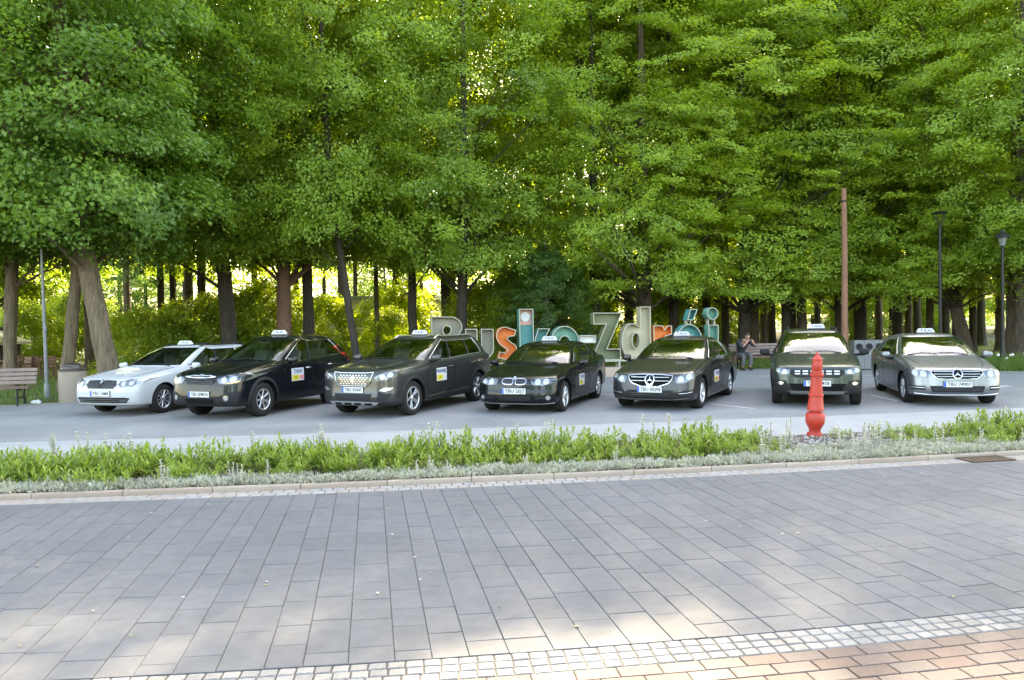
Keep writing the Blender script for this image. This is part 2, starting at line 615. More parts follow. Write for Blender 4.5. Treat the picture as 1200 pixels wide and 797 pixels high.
# ------------------------------------------------------------------ cars
def glass_mat(name, tint, boost=1.7):
    m = bpy.data.materials.new(name)
    m.use_nodes = True
    nt = m.node_tree
    nt.nodes.clear()
    out = nt.nodes.new('ShaderNodeOutputMaterial')
    tr = nt.nodes.new('ShaderNodeBsdfTransparent'); tr.inputs[0].default_value = (*tint, 1)
    gl = nt.nodes.new('ShaderNodeBsdfGlossy'); gl.inputs['Roughness'].default_value = 0.015; gl.inputs[0].default_value = (0.95, 0.98, 1, 1)
    fr = nt.nodes.new('ShaderNodeFresnel'); fr.inputs[0].default_value = 1.5
    mu = nt.nodes.new('ShaderNodeMath'); mu.operation = 'MULTIPLY'; mu.inputs[1].default_value = boost; mu.use_clamp = True
    mx = nt.nodes.new('ShaderNodeMixShader')
    nt.links.new(fr.outputs[0], mu.inputs[0]); nt.links.new(mu.outputs[0], mx.inputs[0])
    nt.links.new(tr.outputs[0], mx.inputs[1]); nt.links.new(gl.outputs[0], mx.inputs[2])
    nt.links.new(mx.outputs[0], out.inputs[0])
    return m
M_GLASS = glass_mat('car_glass', (0.76, 0.81, 0.79))
M_TINT = glass_mat('tinted_glass', (0.10, 0.11, 0.11))
M_LENS = glass_mat('clear_lens', (0.92, 0.94, 0.95), 1.3)
M_ARCH = mat('arch_liner', (0.008, 0.008, 0.008), 0.9, spec=.1)
M_PLASTIC = mat('black_plastic', (0.018, 0.018, 0.019), 0.6, bump=(300, .1), spec=.2)
M_GREYPL = mat('grey_plastic', (0.12, 0.12, 0.125), 0.5)
M_GLOSSB = mat('gloss_black', (0.01, 0.01, 0.011), 0.12, coat=0.5)
M_CHROME = mat('chrome', (0.46, 0.47, 0.48), 0.14, metal=1.0)
M_SILVER = mat('satin_silver', (0.55, 0.56, 0.57), 0.32, metal=0.9)
M_ALLOY = mat('alloy', (0.56, 0.56, 0.57), 0.3, metal=0.85)
M_TYRE = mat('tyre_rubber', (0.024, 0.023, 0.022), 0.85, var=(25, 0.3), spec=.2)
M_REFL = mat('lamp_reflector', (0.15, 0.16, 0.17), 0.16, metal=0.7)
M_LAMPD = mat('lamp_housing', (0.09, 0.09, 0.095), 0.3, metal=0.3)
M_BULB = mat('lamp_projector', (0.42, 0.43, 0.43), 0.1, metal=0.4, coat=1)
M_AMBER = mat('amber_lens', (0.75, 0.38, 0.08), 0.2, coat=0.6)
M_REDL = mat('red_lens', (0.42, 0.02, 0.015), 0.15, coat=1)
M_INT = mat('car_interior', (0.07, 0.07, 0.07), 0.8)
M_SEAT = mat('seat_cloth', (0.13, 0.125, 0.12), 0.9, var=(20, .3))
M_PLATE = mat('plate_white', (0.56, 0.56, 0.55), 0.45)
M_PBLUE = mat('plate_blue', (0.02, 0.09, 0.42), 0.45)
M_INK = mat('black_ink', (0.015, 0.015, 0.02), 0.5)
M_NAVY = mat('navy_ink', (0.015, 0.02, 0.10), 0.5)
M_SIGNW = mat('taxi_sign_white', (0.60, 0.60, 0.585), 0.35)
M_YEL = mat('advert_yellow', (0.60, 0.46, 0.04), 0.5)
M_PINK = mat('advert_red', (0.70, 0.16, 0.16), 0.5)
M_ADW = mat('advert_white', (0.52, 0.52, 0.54), 0.5)

def chaikin(pts, it=2, closed=True):
    for _ in range(it):
        q = []
        n = len(pts)
        for i in range(n if closed else n - 1):
            a, b = pts[i], pts[(i + 1) % n]
            q.append((a[0] * .75 + b[0] * .25, a[1] * .75 + b[1] * .25))
            q.append((a[0] * .25 + b[0] * .75, a[1] * .25 + b[1] * .75))
        pts = q
    return pts
def circle(cx, cz, r, n=20, sx=1.0):
    return [(cx + r * sx * math.cos(2 * math.pi * i / n), cz + r * math.sin(2 * math.pi * i / n)) for i in range(n)]
def mir(p): return [(-a, b) for a, b in reversed(p)]
def rect(x0, x1, z0, z1): return [(x0, z0), (x1, z0), (x1, z1), (x0, z1)]
def area2(p): return sum(p[i][0] * p[(i + 1) % len(p)][1] - p[(i + 1) % len(p)][0] * p[i][1] for i in range(len(p)))
def inside(poly, x, y):
    c = False
    n = len(poly)
    j = n - 1
    for i in range(n):
        xi, yi = poly[i]; xj, yj = poly[j]
        if (yi > y) != (yj > y) and x < (xj - xi) * (y - yi) / (yj - yi) + xi: c = not c
        j = i
    return c
def grow(poly, d):
    """offset a polygon outwards by d"""
    s = 1 if area2(poly) > 0 else -1
    q = []
    n = len(poly)
    for i in range(n):
        a, p, b = Vector(poly[i - 1]), Vector(poly[i]), Vector(poly[(i + 1) % n])
        e1, e2 = (p - a), (b - p)
        if e1.length < 1e-7 or e2.length < 1e-7:
            q.append(tuple(p)); continue
        n1, n2 = Vector((e1.y, -e1.x)).normalized() * s, Vector((e2.y, -e2.x)).normalized() * s
        m = (n1 + n2)
        m = m.normalized() if m.length > 1e-6 else n1
        q.append(tuple(p + m * d / max(.4, m.dot(n1))))
    return q

class Car:
    RK = 4
    def __init__(self, name, label, loc, head, spec, paint, pos_group='taxis parked in a row'):
        self.s = spec
        self.dz = spec.get('dz', 0.0)
        self.paint = paint
        self.root = empty(name, (loc[0], loc[1], 0), head)
        tag(self.root, label, 'car', pos_group)
        self.surface()
        self.body()
    # ---- the nested-ring body surface
    def rows(self):
        s = self.s
        W, fo = s['W'], s['fo']
        Rx = -(s['wb'] + s['ro'])
        hz, bz, tz = s['hz'], s['belt'], s['tail']          # hood lip, belt line, tail height
        cx, cz = s['cowl']; tx, ttz = s['wtop']; rx, rz = s['rtop']; bx, bbz = s['rbase']
        rw = s['roofw']; gw = s.get('gw', .905)
        roofz = s['roof']
        zb = s.get('zb', .20)
        nose = s.get('nose', (.20, .06, 0, 0, .03, .09, .20))   # set-back of the nose at rings 0..6
        bl = s.get('brise', .05)
        cf = s.get('capf', .31)
        # xf, z0, z1, z2, z3, xr, w, capf, capr
        r = []
        r.append([fo - nose[0], zb + .02, zb, zb, zb + .09, Rx + .16, .90 * W, cf, .30])
        r.append([fo - nose[1], zb + .055, zb + .02, zb + .02, zb + .13, Rx + .05, .965 * W, cf + .03, .32])
        r.append([fo - nose[2], zb + .20, zb + .20, zb + .20, zb + .25, Rx, .99 * W, cf + .05, .33])
        r.append([fo - nose[3], zb + .33, zb + .36, zb + .36, zb + .38, Rx, W, cf + .06, .33])
        r.append([fo - nose[4], hz - .11, bz - .24, bz - .22, max(tz - .22, zb + .5), Rx + .02, W, cf + .07, .32])
        r.append([fo - nose[5], hz - .03, bz - .09, bz - .07 + bl * .5, tz - .07, Rx + .04, .985 * W, cf + .07, .31])
        r.append([fo - nose[6], hz + .02, bz - .035, bz - .03 + bl, tz, Rx + .07, .955 * W, cf + .04, .30])
        hm = s.get('hmid', (hz + .02) * .42 + cz * .58)
        r.append([(fo - nose[6]) * .46 + cx * .54, hm, bz - .012, bz - .01 + bl, tz + (bbz - tz) * .55 + s.get('deckup', .0), (Rx + .07) * .5 + bx * .5, .925 * W, cf - .04, .28])
        r.append([cx + .02, cz - .005, bz, bz + bl, bbz - .01, bx - .02, gw * W, s.get('wcap', .34), .26])
        r.append([cx - .03, cz + .02, bz + .018, bz + .018 + bl, bbz + .02, bx + .01, (gw - .012) * W, s.get('wcap', .34), .25])
        for t in (.36, .72):
            cu = s.get('wbow', .03) * 4 * t * (1 - t)
            z0 = cz + .02 + (ttz - cz - .02) * t + cu
            zs = ttz - .045
            r.append([cx - .03 + (tx - cx + .03) * t, z0, bz + .018 + (zs - bz - .018) * t, bz + .018 + bl + (zs - .0 - bz - .018 - bl) * t,
                      bbz + .02 + (rz - bbz - .02) * t + s.get('rbow', .02) * 4 * t * (1 - t), bx + .01 + (rx - bx - .01) * t,
                      (gw - .012) * W + (rw + .05 - (gw - .012) * W) * (t ** 1.25), s.get('wcap', .34) - .05 * t, .24])
        r.append([tx, ttz, ttz - .045, s.get('rside', ttz - .05), rz, rx, rw + .05, s.get('wcap', .34) - .07, .22])
        r.append([tx - .07, ttz + (roofz - ttz) * .45, ttz + .0, s.get('rside', ttz - .05) + .045, rz + (roofz - rz) * .4, rx + .09, rw - .015, .24, .20])
        r.append([tx - .30, ttz + (roofz - ttz) * .92, roofz - .022, roofz - .03, rz + (roofz - rz) * .8, rx + .32, rw - .17, .20, .18])
        r.append([tx - .52, roofz, roofz - .003, roofz - .006, rz + (roofz - rz) * .95, rx + .55, rw - .46, .10, .10])
        return np.array(r)
    def surface(self):
        s = self.s
        C = self.rows()
        for (i, k), v in s.get('tweak', {}).items():
            C[i, k] += v
        K = self.RK
        q = np.arange(0, (len(C) - 1) * K + 1) / K
        T = np.stack([pchip(np.arange(len(C)), C[:, k], q) for k in range(9)], 1)
        th = np.radians(np.arange(0, 90.01, 7.5))
        n_f, n_r = s.get('nf', 3.1), 3.0
        self.ss = self.s_values()
        S = self.ss
        tf, tr = s.get('tf', .05), s.get('tr', .05)
        P = []
        wins = s['windows']
        sB = (wins[0][1] + wins[1][0]) / 2
        sC = (wins[1][1] + wins[2][0]) / 2 if len(wins) > 2 else wins[1][1]
        r9 = T[9 * K]
        f9, e9 = r9[0] - r9[7], r9[5] + r9[8]
        xB9, xC9 = f9 + (e9 - f9) * sB, f9 + (e9 - f9) * sC
        for qi, row in zip(q, T):
            xf, z0, z1, z2, z3, xr, w, cf, cr = row
            fx, ex = xf - cf, xr + cr
            lin = fx + (ex - fx) * S
            if qi > 9:
                t = min(1, (qi - 9) / 3)
                kn = np.interp(S, [0, sB, sC, 1], [fx, min(fx - .02, xB9 - s.get('leanB', .14) * t), max(ex + .02, xC9 - s.get('leanC', .10) * t), ex])
                bl = max(0, min(1, qi - 13))
                lin = kn * (1 - bl) + lin * bl
            y1, yr = w * (1 - tf), w * (1 - tr)
            pts = []
            for t in th[:-1]:
                yf, xx = math.sin(t) ** (2 / n_f), 1 - math.cos(t) ** (2 / n_f)
                pts.append((xf - cf * xx, y1 * yf, z0))
            zz = pchip([0, .22, .72, 1], [z0, z1, z2, z3], S)
            for k, sv in enumerate(S):
                a = max(0, (.28 - sv) / .28); b = max(0, (sv - .72) / .28)
                pts.append((lin[k], w * (1 - tf * a * a - tr * b * b), zz[k]))
            for t in th[:-1][::-1]:
                yf, xx = math.sin(t) ** (2 / n_r), 1 - math.cos(t) ** (2 / n_r)
                pts.append((xr + cr * xx, yr * yf, z3))
            P.append(pts)
        P = np.array(P)
        # crown the hood, windscreen and roof a little across the car
        self.P = P
        self.ncap = len(th) - 1
        self.Nc = P.shape[1]
    def s_values(self):
        e = {0.0, 1.0}
        for a, b in self.s['windows']:
            e |= {a, b}
        e = sorted(e)
        out = [0.0]
        for a, b in zip(e[:-1], e[1:]):
            k = max(1, int(math.ceil((b - a) / 0.035)))
            out += [a + (b - a) * (i + 1) / k for i in range(k)]
        return np.array(out)
    def body(self):
        s, P, K = self.s, self.P, self.RK
        NR, Nc = P.shape[0], self.Nc
        M = 2 * Nc - 2
        V = np.zeros((NR, M, 3))
        V[:, :Nc] = P
        V[:, Nc:] = P[:, Nc - 2:0:-1] * np.array([1, -1, 1])
        def crown(v):
            return v
        F, mi = [], []
        nc = self.ncap
        g0, g1 = 9 * K, 12 * K
        segs = []
        for a, b in s['windows']:
            segs.append((nc + int(np.argmin(abs(self.ss - a))), nc + int(np.argmin(abs(self.ss - b)))))
        wg = 9                                           # windscreen reaches cap column 9
        nw = len(segs)
        slots = [self.paint, M_ARCH, M_PLASTIC, M_GLASS, M_TINT if s.get('tint_rear') else M_GLASS]
        for i in range(nw):
            gm = M_TINT if (s.get('tint_rear') and i > 0) else M_GLASS
            slots += [gm, gm]
        self.win_faces = {}
        pil = s.get('black_pillars', True)
        for r_ in range(NR - 1):
            for k in range(M):
                k2 = (k + 1) % M
                F.append((r_ * M + k, r_ * M + k2, (r_ + 1) * M + k2, (r_ + 1) * M + k))
                left = k < Nc - 1
                j = k if left else M - 1 - k             # half-side face column
                m_ = 0
                if g0 <= r_ < g1:
                    if j < wg: m_ = 3
                    elif j >= Nc - 1 - wg: m_ = 4
                    else:
                        for i, (a, b) in enumerate(segs):
                            if a <= j < b: m_ = 5 + 2 * i + (0 if left else 1)
                        if m_ == 0 and pil and segs[0][1] <= j < segs[min(nw - 1, s.get('pil_to', 1))][0]: m_ = 2
                elif r_ < s.get('clad_rows', 0): m_ = 2
                mi.append(m_)
        def strip(base, flip):
            for j in range(Nc - 1):
                a, b = base + j, base + j + 1
                c = base + (M - j - 1 if j + 1 < Nc - 1 else j + 1)
                d = base + (M - j if j > 0 else 0)
                f = []
                for q in (a, b, c, d):
                    if q not in f: f.append(q)
                if len(f) > 2:
                    F.append(tuple(f)); mi.append(2 if not flip else 0)
        strip(0, False)
        strip((NR - 1) * M, True)
        V = V.reshape(-1, 3)
        me = mesh_np('body', V, F, mats=slots, mi=mi)
        bm = bmesh.new(); bm.from_mesh(me)
        bmesh.ops.remove_doubles(bm, verts=list(bm.verts), dist=1e-5)
        bmesh.ops.recalc_face_normals(bm, faces=list(bm.faces))
        bm.to_mesh(me)
        self.bvh = BVHTree.FromBMesh(bm)
        # dark inner lining of the cabin
        lin = bm.copy()
        for v in lin.verts: v.co -= v.normal * 0.03
        zcut = s['belt'] - .16
        kill = [f for f in lin.faces if f.material_index > 2 or f.calc_center_median().z < zcut or f.calc_center_median().x > s['cowl'][0] + .05
                or f.calc_center_median().x < s['rbase'][0] - .12]
        bmesh.ops.delete(lin, geom=kill, context='FACES')
        ml = bpy.data.meshes.new('cabin_lining')
        lin.to_mesh(ml); lin.free(); bm.free()
        ml.materials.clear(); ml.materials.append(M_INT)
        ml.polygons.foreach_set('material_index', np.zeros(len(ml.polygons), dtype=np.int32))
        obj('cabin_lining', ml, self.root)
        # wheel arches by boolean
        cut = MB()
        W = s['W']
        Ra = s.get('Ra', s['tr_'] + .045)
        for wx in (0, -s['wb']):
            for sy in (-1, 1):
                Mx = Matrix.Rotation(R(90), 3, 'X')
                prof = [(Ra, -.30), (Ra, .30)]
                cut.lathe(prof, 40, (wx, sy * (W + .02), s['tr_'] + .004), Mx)
        mc = cut.mesh('cutter', None)
        for sl in slots: mc.materials.append(M_ARCH)
        mc.polygons.foreach_set('material_index', np.ones(len(mc.polygons), dtype=np.int32))
        ob, oc = bpy.data.objects.new('body_tmp', me), bpy.data.objects.new('cut_tmp', mc)
        COL.objects.link(ob); COL.objects.link(oc)
        mod = ob.modifiers.new('b', 'BOOLEAN')
        mod.operation = 'DIFFERENCE'; mod.object = oc; mod.solver = 'EXACT'
        dg = bpy.context.evaluated_depsgraph_get()
        m2 = bpy.data.meshes.new_from_object(ob.evaluated_get(dg))
        for o in (ob, oc): bpy.data.objects.remove(o)
        bm = bmesh.new(); bm.from_mesh(m2)
        # split off the panes
        names = {3: 'windscreen', 4: 'rear_window'}
        for mid in range(3, 5 + 2 * nw):
            fs = [f for f in bm.faces if f.material_index == mid]
            if not fs: continue
            vmap, vv, ff = {}, [], []
            for f in fs:
                idx = []
                for v in f.verts:
                    if v.index not in vmap:
                        vmap[v.index] = len(vv); vv.append(v.co - v.normal * 0.006)
                    idx.append(vmap[v.index])
                ff.append(idx)
            pm = mesh_np(names.get(mid, 'side_window'), vv, ff, slots[mid], smooth=True)
            obj(names.get(mid, 'side_window'), pm, self.root)
            bmesh.ops.delete(bm, geom=fs, context='FACES_ONLY')
            bm.verts.index_update()
        bmesh.ops.delete(bm, geom=[v for v in bm.verts if not v.link_faces], context='VERTS')
        bm.to_mesh(m2); bm.free()
        for _ in range(len(m2.materials) - 3): m2.materials.pop()
        m2.polygons.foreach_set('use_smooth', np.ones(len(m2.polygons), dtype=bool))
        m2.set_sharp_from_angle(angle=R(38))
        m2.name = 'body'
        self.bo = obj('body', m2, self.root)
    # ---- placing things on the surface
    def hit(self, view, a, b):
        if view == 'front' and b > .52: b += self.dz
        if view == 'front': o, d = Vector((3, a, b)), Vector((-1, 0, 0))
        elif view == 'rear': o, d = Vector((-8, a, b)), Vector((1, 0, 0))
        elif view == 'left': o, d = Vector((a, 3, b)), Vector((0, -1, 0))
        elif view == 'right': o, d = Vector((a, -3, b)), Vector((0, 1, 0))
        else: o, d = Vector((a, b, 4)), Vector((0, 0, -1))
        loc, nor, _, _ = self.bvh.ray_cast(o, d)
        if loc is None:
            loc, nor, _, _ = self.bvh.find_nearest(o + d * (3 if view != 'rear' else 5))
        if nor.dot(d) > 0: nor = -nor
        return loc, nor
    def patch(self, name, poly, m, view='front', off=.004, depth=.014, res=.05, parent=None, smooth=35):
        """a shaped plate that follows the body surface"""
        if area2(poly) < 0: poly = list(reversed(poly))
        dense = []
        n = len(poly)
        for i in range(n):
            a, b = Vector(poly[i]), Vector(poly[(i + 1) % n])
            k = max(1, int((b - a).length / res))
            dense += [tuple(a + (b - a) * j / k) for j in range(k)]
        nb = len(dense)
        xs = [p[0] for p in dense]; ys = [p[1] for p in dense]
        inner = []
        x = min(xs) + res * .5
        while x < max(xs):
            y = min(ys) + res * .5
            while y < max(ys):
                if inside(dense, x, y) and min((x - p[0]) ** 2 + (y - p[1]) ** 2 for p in dense) > (res * .4) ** 2: inner.append((x, y))
                y += res
            x += res
        vin = [Vector(p) for p in dense + inner]
        vo, _, fo, _, _, _ = delaunay_2d_cdt(vin, [(i, (i + 1) % nb) for i in range(nb)], [], 1, 1e-6)
        V, B = [], []
        for p in vo:
            l, nn = self.hit(view, p.x, p.y)
            V.append(l + nn * off); B.append(l - nn * depth)
        cnt = {}
        for f in fo:
            for i in range(len(f)):
                e = (f[i], f[(i + 1) % len(f)])
                cnt[e] = 1
        F = [tuple(f) for f in fo]
        N = len(V)
        for (a, b) in list(cnt):
            if (b, a) not in cnt: F.append((b, a, a + N, b + N))
        me = mesh_np(name, V + B, F, m)
        bm = bmesh.new(); bm.from_mesh(me)
        bmesh.ops.delete(bm, geom=[v for v in bm.verts if not v.link_faces], context='VERTS')
        # all normals outwards with the front sheet facing the viewer
        bmesh.ops.recalc_face_normals(bm, faces=list(bm.faces))
        d = {'front': Vector((1, 0, 0)), 'rear': Vector((-1, 0, 0)), 'left': Vector((0, 1, 0)), 'right': Vector((0, -1, 0)), 'top': Vector((0, 0, 1))}[view]
        bm.faces.ensure_lookup_table()
        if sum(f.normal.dot(d) * f.calc_area() for f in bm.faces) < 0:
            bmesh.ops.reverse_faces(bm, faces=list(bm.faces))
        bm.to_mesh(me); bm.free()
        me.polygons.foreach_set('use_smooth', np.ones(len(me.polygons), dtype=bool))
        me.set_sharp_from_angle(angle=R(smooth))
        return obj(name, me, parent or self.root)
    def both(self, name, poly, m, **k):
        return [self.patch(name, poly, m, **k), self.patch(name, mir(poly), m, **k)]
    def ring(self, name, poly, m, width, **k):
        """a flat band following the outline: outer minus inner, as a strip"""
        n = len(poly)
        out, inn = grow(poly, width / 2), grow(poly, -width / 2)
        view, off = k.get('view', 'front'), k.get('off', .008)
        V, F = [], []
        for i in range(n):
            for q in (out[i], inn[i]):
                l, nn = self.hit(view, *q)
                V.append(l + nn * off); V.append(l - nn * .01)
        for i in range(n):
            a, b = 4 * i, 4 * ((i + 1) % n)
            F += [(a, b, b + 2, a + 2), (a, a + 1, b + 1, b), (a + 2, b + 2, b + 3, a + 3)]
        mb = MB(); mb.add(V, F)
        return mb.build(name, m, k.get('parent') or self.root, smooth=40)
    def line(self, name, pts, m, rad, view='front', off=.004, parent=None, n=6, res=.06):
        q = []
        for a, b in zip(pts[:-1], pts[1:]):
            a, b = Vector(a), Vector(b)
            k = max(1, int((b - a).length / res))
            q += [a + (b - a) * j / k for j in range(k)]
        q.append(Vector(pts[-1]))
        P3 = []
        for p in q:
            l, nn = self.hit(view, p.x, p.y)
            P3.append(l + nn * off)
        return MB().tube(P3, rad, n).build(name, m, parent or self.root, smooth=60)
    def flat_text(self, name, txt, size, m, view, a, b, off=.006, shear=0, bold=0, sx=1.0, parent=None):
        me = text_mesh(name, txt, size, m, 0.001, shear, bold)
        for v in me.vertices:
            x, y, z = v.co.x * sx, v.co.y, v.co.z
            if view == 'left': l, n = self.hit(view, a - x, b + y)
            elif view == 'right': l, n = self.hit(view, a + x, b + y)
            else: l, n = self.hit(view, a + x, b + y)
            v.co = l + n * (off + z)
        return obj(name, me, parent or self.root)
    # ---- standard equipment
    def plate(self, z, txt, tilt=0.0, w=.52, h=.114):
        keep, self.dz = self.dz, 0.0
        l, n = self.hit('front', 0, z)
        self.dz = keep
        e = max(self.hit('front', w / 2, z)[0].x, l.x)
        x = l.x + .012
        pl = MB().box((x, 0, z), (.014, w, h), ch=.003).build('number_plate', M_PLATE, self.root)
        MB().box((x + .008, -w / 2 + .024, z), (.003, .044, h - .008)).build('country_band', M_PBLUE, pl)
        me = text_mesh('lettering', txt, .098, M_INK, .0008, bold=.0012)
        xs = [v.co.x for v in me.vertices]
        sc = (w - .10) / (max(xs) - min(xs))
        me.transform(Matrix(((0, 0, 1, x + .0085), (sc, 0, 0, .024), (0, 1, 0, z), (0, 0, 0, 1))))
        obj('lettering', me, pl)
        MB().box((x - .009, 0, z), (.016, w + .016, h + .014)).build('plate_holder', M_PLASTIC, pl)
    def taxi_sign(self, x, y=0.0, txt='TAXI', w=.36, h=.105, z=None):
        l, n = self.hit('top', x, y)
        z = l.z + .012
        d = .13
        mb = MB()
        V = []
        for zz, ww, dd in ((0.018, w / 2, d / 2), (0.03, w / 2, d / 2), (h * .8, w / 2 * .86, d / 2 * .55), (h, w / 2 * .80, d / 2 * .42)):
            V += [(x + dd, y - ww, z + zz), (x + dd, y + ww, z + zz), (x - dd, y + ww, z + zz), (x - dd, y - ww, z + zz)]
        F = [(3, 2, 1, 0), (12, 13, 14, 15)]
        for i in range(3):
            for k in range(4):
                F.append((4 * i + k, 4 * i + (k + 1) % 4, 4 * i + 4 + (k + 1) % 4, 4 * i + 4 + k))
        mb.add(V, F)
        sg = mb.build('taxi_sign', M_SIGNW, self.root)
        MB().box((x, y, z + .006), (d * 1.05, w * 1.0, .026)).build('sign_base', M_GREYPL, sg)
        tl = math.atan2(d / 2 * .45, h * .8 - .03)
        for side in (1, -1):
            me = text_mesh('lettering', txt, .088, M_NAVY, .001, shear=.18, bold=.002)
            xs = [v.co.x for v in me.vertices]
            sc = (w * .72) / (max(xs) - min(xs))
            ux, uy = (sc if side > 0 else -sc), 1
            T = Matrix(((0, -math.sin(tl) * side, math.cos(tl) * side, x + side * (d / 2 * .79)), (ux, 0, 0, y), (0, math.cos(tl), math.sin(tl), z + .058), (0, 0, 0, 1)))
            me.transform(T)
            obj('lettering', me, sg)
    def advert(self, x, z, side='left', w=.42, h=.25, top='TAXI', low='41 378', style=0):
        sgn = -1 if side == 'left' else 1
        b = self.patch('door_advert', rect(x - w / 2, x + w / 2, z - h / 2, z + h / 2), M_ADW, view=side, off=.007, depth=.001, res=.06)
        self.flat_text('lettering', top, h * .42, M_NAVY, side, x, z + h * .24, .009, shear=.15 if style == 0 else 0, bold=.003, sx=(w * .86) / (h * .42 * .68 * len(top)), parent=b)
        x0, x1 = (x + w * .46, x - w * .12) if side == 'left' else (x - w * .46, x + w * .12)
        self.patch('advert_block', rect(min(x0, x1), max(x0, x1), z - h * .44, z - h * .02), M_YEL, view=side, off=.0095, depth=.001, res=.06, parent=b)
        x0, x1 = (x - w * .2, x - w * .46) if side == 'left' else (x + w * .2, x + w * .46)
        if style == 0:
            self.patch('advert_block', rect(min(x0, x1), max(x0, x1), z - h * .40, z - h * .08), M_PINK, view=side, off=.0095, depth=.001, res=.06, parent=b)
        self.flat_text('lettering', low, h * .2, M_INK, side, x - sgn * w * -.17 * -1, z - h * .22, .0115, sx=.9, parent=b)
    def wheels(self, style):
        s = self.s
        r, w, rr = s['tr_'], s.get('tw', .215), s['rim']
        proto = None
        for i, (wx, sy) in enumerate(((0, 1), (0, -1), (-s['wb'], 1), (-s['wb'], -1))):
            e = bpy.data.objects.new('wheel', None)
            e.location = (wx, sy * (s['W'] - w / 2 - s.get('wheel_in', .035)), r)
            e.rotation_euler = (0, R(17 * i + 5), 0 if sy > 0 else math.pi)
            link(e, self.root)
            if proto is None:
                proto = self.make_wheel(r, w, rr, style)
            for nm, me in proto:
                obj(nm, me, e)
    def make_wheel(self, r, w, rr, st):
        Mx = Matrix.Rotation(R(-90), 3, 'X')              # lathe axis Z -> +Y (outwards)
        h = w / 2
        ty = MB().lathe([(rr - .005, -h * .8), (rr + .02, -h), (r - .05, -h), (r - .018, -h * .93), (r - .003, -h * .72), (r, -h * .3), (r, h * .3), (r - .003, h * .72), (r - .018, h * .93), (r - .05, h), (rr + .02, h), (rr - .005, h * .8)], 44, M=Mx, cap=False)
        out = [('tyre', ty.mesh('tyre', M_TYRE, 50))]
        rm = MB()
        rm.lathe([(rr + .002, h * .84), (rr + .004, h * .9), (rr - .012, h * .93), (rr - .022, h * .86), (rr - .03, h * .2), (rr - .03, -h * .7)], 44, M=Mx, cap=False)
        n, wh, wr, dbl = st['n'], st['wh'], st['wr'], st.get('dbl', 0)
        y0, y1 = h * .52, h * .86
        for k in range(n):
            a = 2 * math.pi * k / n
            for q in ((-dbl, dbl) if dbl else (0,)):
                ca, sa = math.cos(a), math.sin(a)
                cb, sb = math.cos(a + q), math.sin(a + q)
                p0 = Vector((ca * rr * .18, sa * rr * .18)); p1 = Vector((cb * (rr - .018), sb * (rr - .018)))
                d = (p1 - p0).normalized(); t = Vector((-d.y, d.x))
                V = []
                for p, ww, yo in ((p0, wh, y1 - .02), (p0 + (p1 - p0) * .5, (wh + wr) / 2 * .9, y1 - .008), (p1, wr, y1)):
                    for e_, dp in ((-1, 0), (-.6, .012), (.6, .012), (1, 0)):
                        c = p + t * ww / 2 * e_
                        V.append(Vector((c.x, yo - .012 + dp, -c.y)))
                    V.append(Vector((p.x, yo - .05, -p.y)))
                F = []
                for i in range(2):
                    o = 5 * i
                    for c in range(3): F.append((o + c, o + c + 1, o + c + 6, o + c + 5))
                    F += [(o + 3, o + 4, o + 9, o + 8), (o + 4, o, o + 5, o + 9)]
                rm.add(V, F)
        rm.lathe([(rr * .26, y1 - .05), (rr * .25, y1 - .018), (rr * .17, y1 - .004), (.001, y1)], 24, M=Mx, cap=False)
        out.append(('rim', rm.mesh('rim', st.get('m', M_ALLOY), 45)))
        br = MB().lathe([(rr - .028, -h * .1), (rr - .03, 0.0), (rr * .3, .002), (.001, .004)], 32, M=Mx, cap=False)
        out.append(('brake_disc', br.mesh('brake_disc', M_ARCH)))
        return out
    def mirrors(self, x, z, m, w=.20, h=.135, d=.13, low=M_PLASTIC):
        for sy in (1, -1):
            l, n = self.hit('left' if sy > 0 else 'right', x, z - .06)
            bm = bmesh.new()
            bmesh.ops.create_uvsphere(bm, u_segments=18, v_segments=12, radius=1)
            c = Vector((x + .02, sy * (abs(l.y) + .07 + w / 2), z + .02))
            for v in bm.verts:
                f = lambda t: math.copysign(abs(t) ** .62, t)
                X, Y, Z = f(v.co.x), f(v.co.y), f(v.co.z)
                if X < 0: X *= .35
                sc = 1 - .16 * Y
                v.co = Vector((X * d * .62, sy * Y * w / 2, Z * h / 2 * sc)) + c
            me = bpy.data.meshes.new('side_mirror')
            bm.to_mesh(me); bm.free()
            me.materials.append(m)
            me.polygons.foreach_set('use_smooth', np.ones(len(me.polygons), dtype=bool))
            mo = obj('side_mirror', me, self.root)
            MB().box((c.x - .033, c.y, c.z), (.02, w * .84, h * .74), ch=.006).build('mirror_glass', M_CHROME, mo)
            MB().tube([(x - .02, sy * (abs(l.y) - .03), z - .06), (x, sy * (abs(l.y) + .06), z - .045), (c.x, c.y, c.z - h * .42)], [.035, .03, .026], 8).build('mirror_arm', low, mo, smooth=50)
    def doors(self, outlines, handles, handle_mat=None):
        for side in ('left', 'right'):
            for poly, hd in zip(outlines, handles):
                rp = chaikin(poly, 2)
                g = self.patch('door', rp, self.paint, view=side, off=.0030, depth=.004, res=.07)
                self.ring('door_gap', grow(rp, .004), M_ARCH, .009, view=side, off=.0025, parent=g)
                x, z = hd
                l, n = self.hit(side, x, z)
                l2, _ = self.hit(side, x - .2, z)
                sy = 1 if side == 'left' else -1
                MB().tube([l + Vector((.0, -.01 * sy, 0)), l + Vector((-.02, .028 * sy, 0)), (l + l2) / 2 + Vector((0, .034 * sy, 0)), l2 + Vector((.02, .028 * sy, 0)), l2 + Vector((0, -.01 * sy, 0))], [.012, .016, .018, .016, .012], 8).build('handle', handle_mat or self.paint, g, smooth=50)
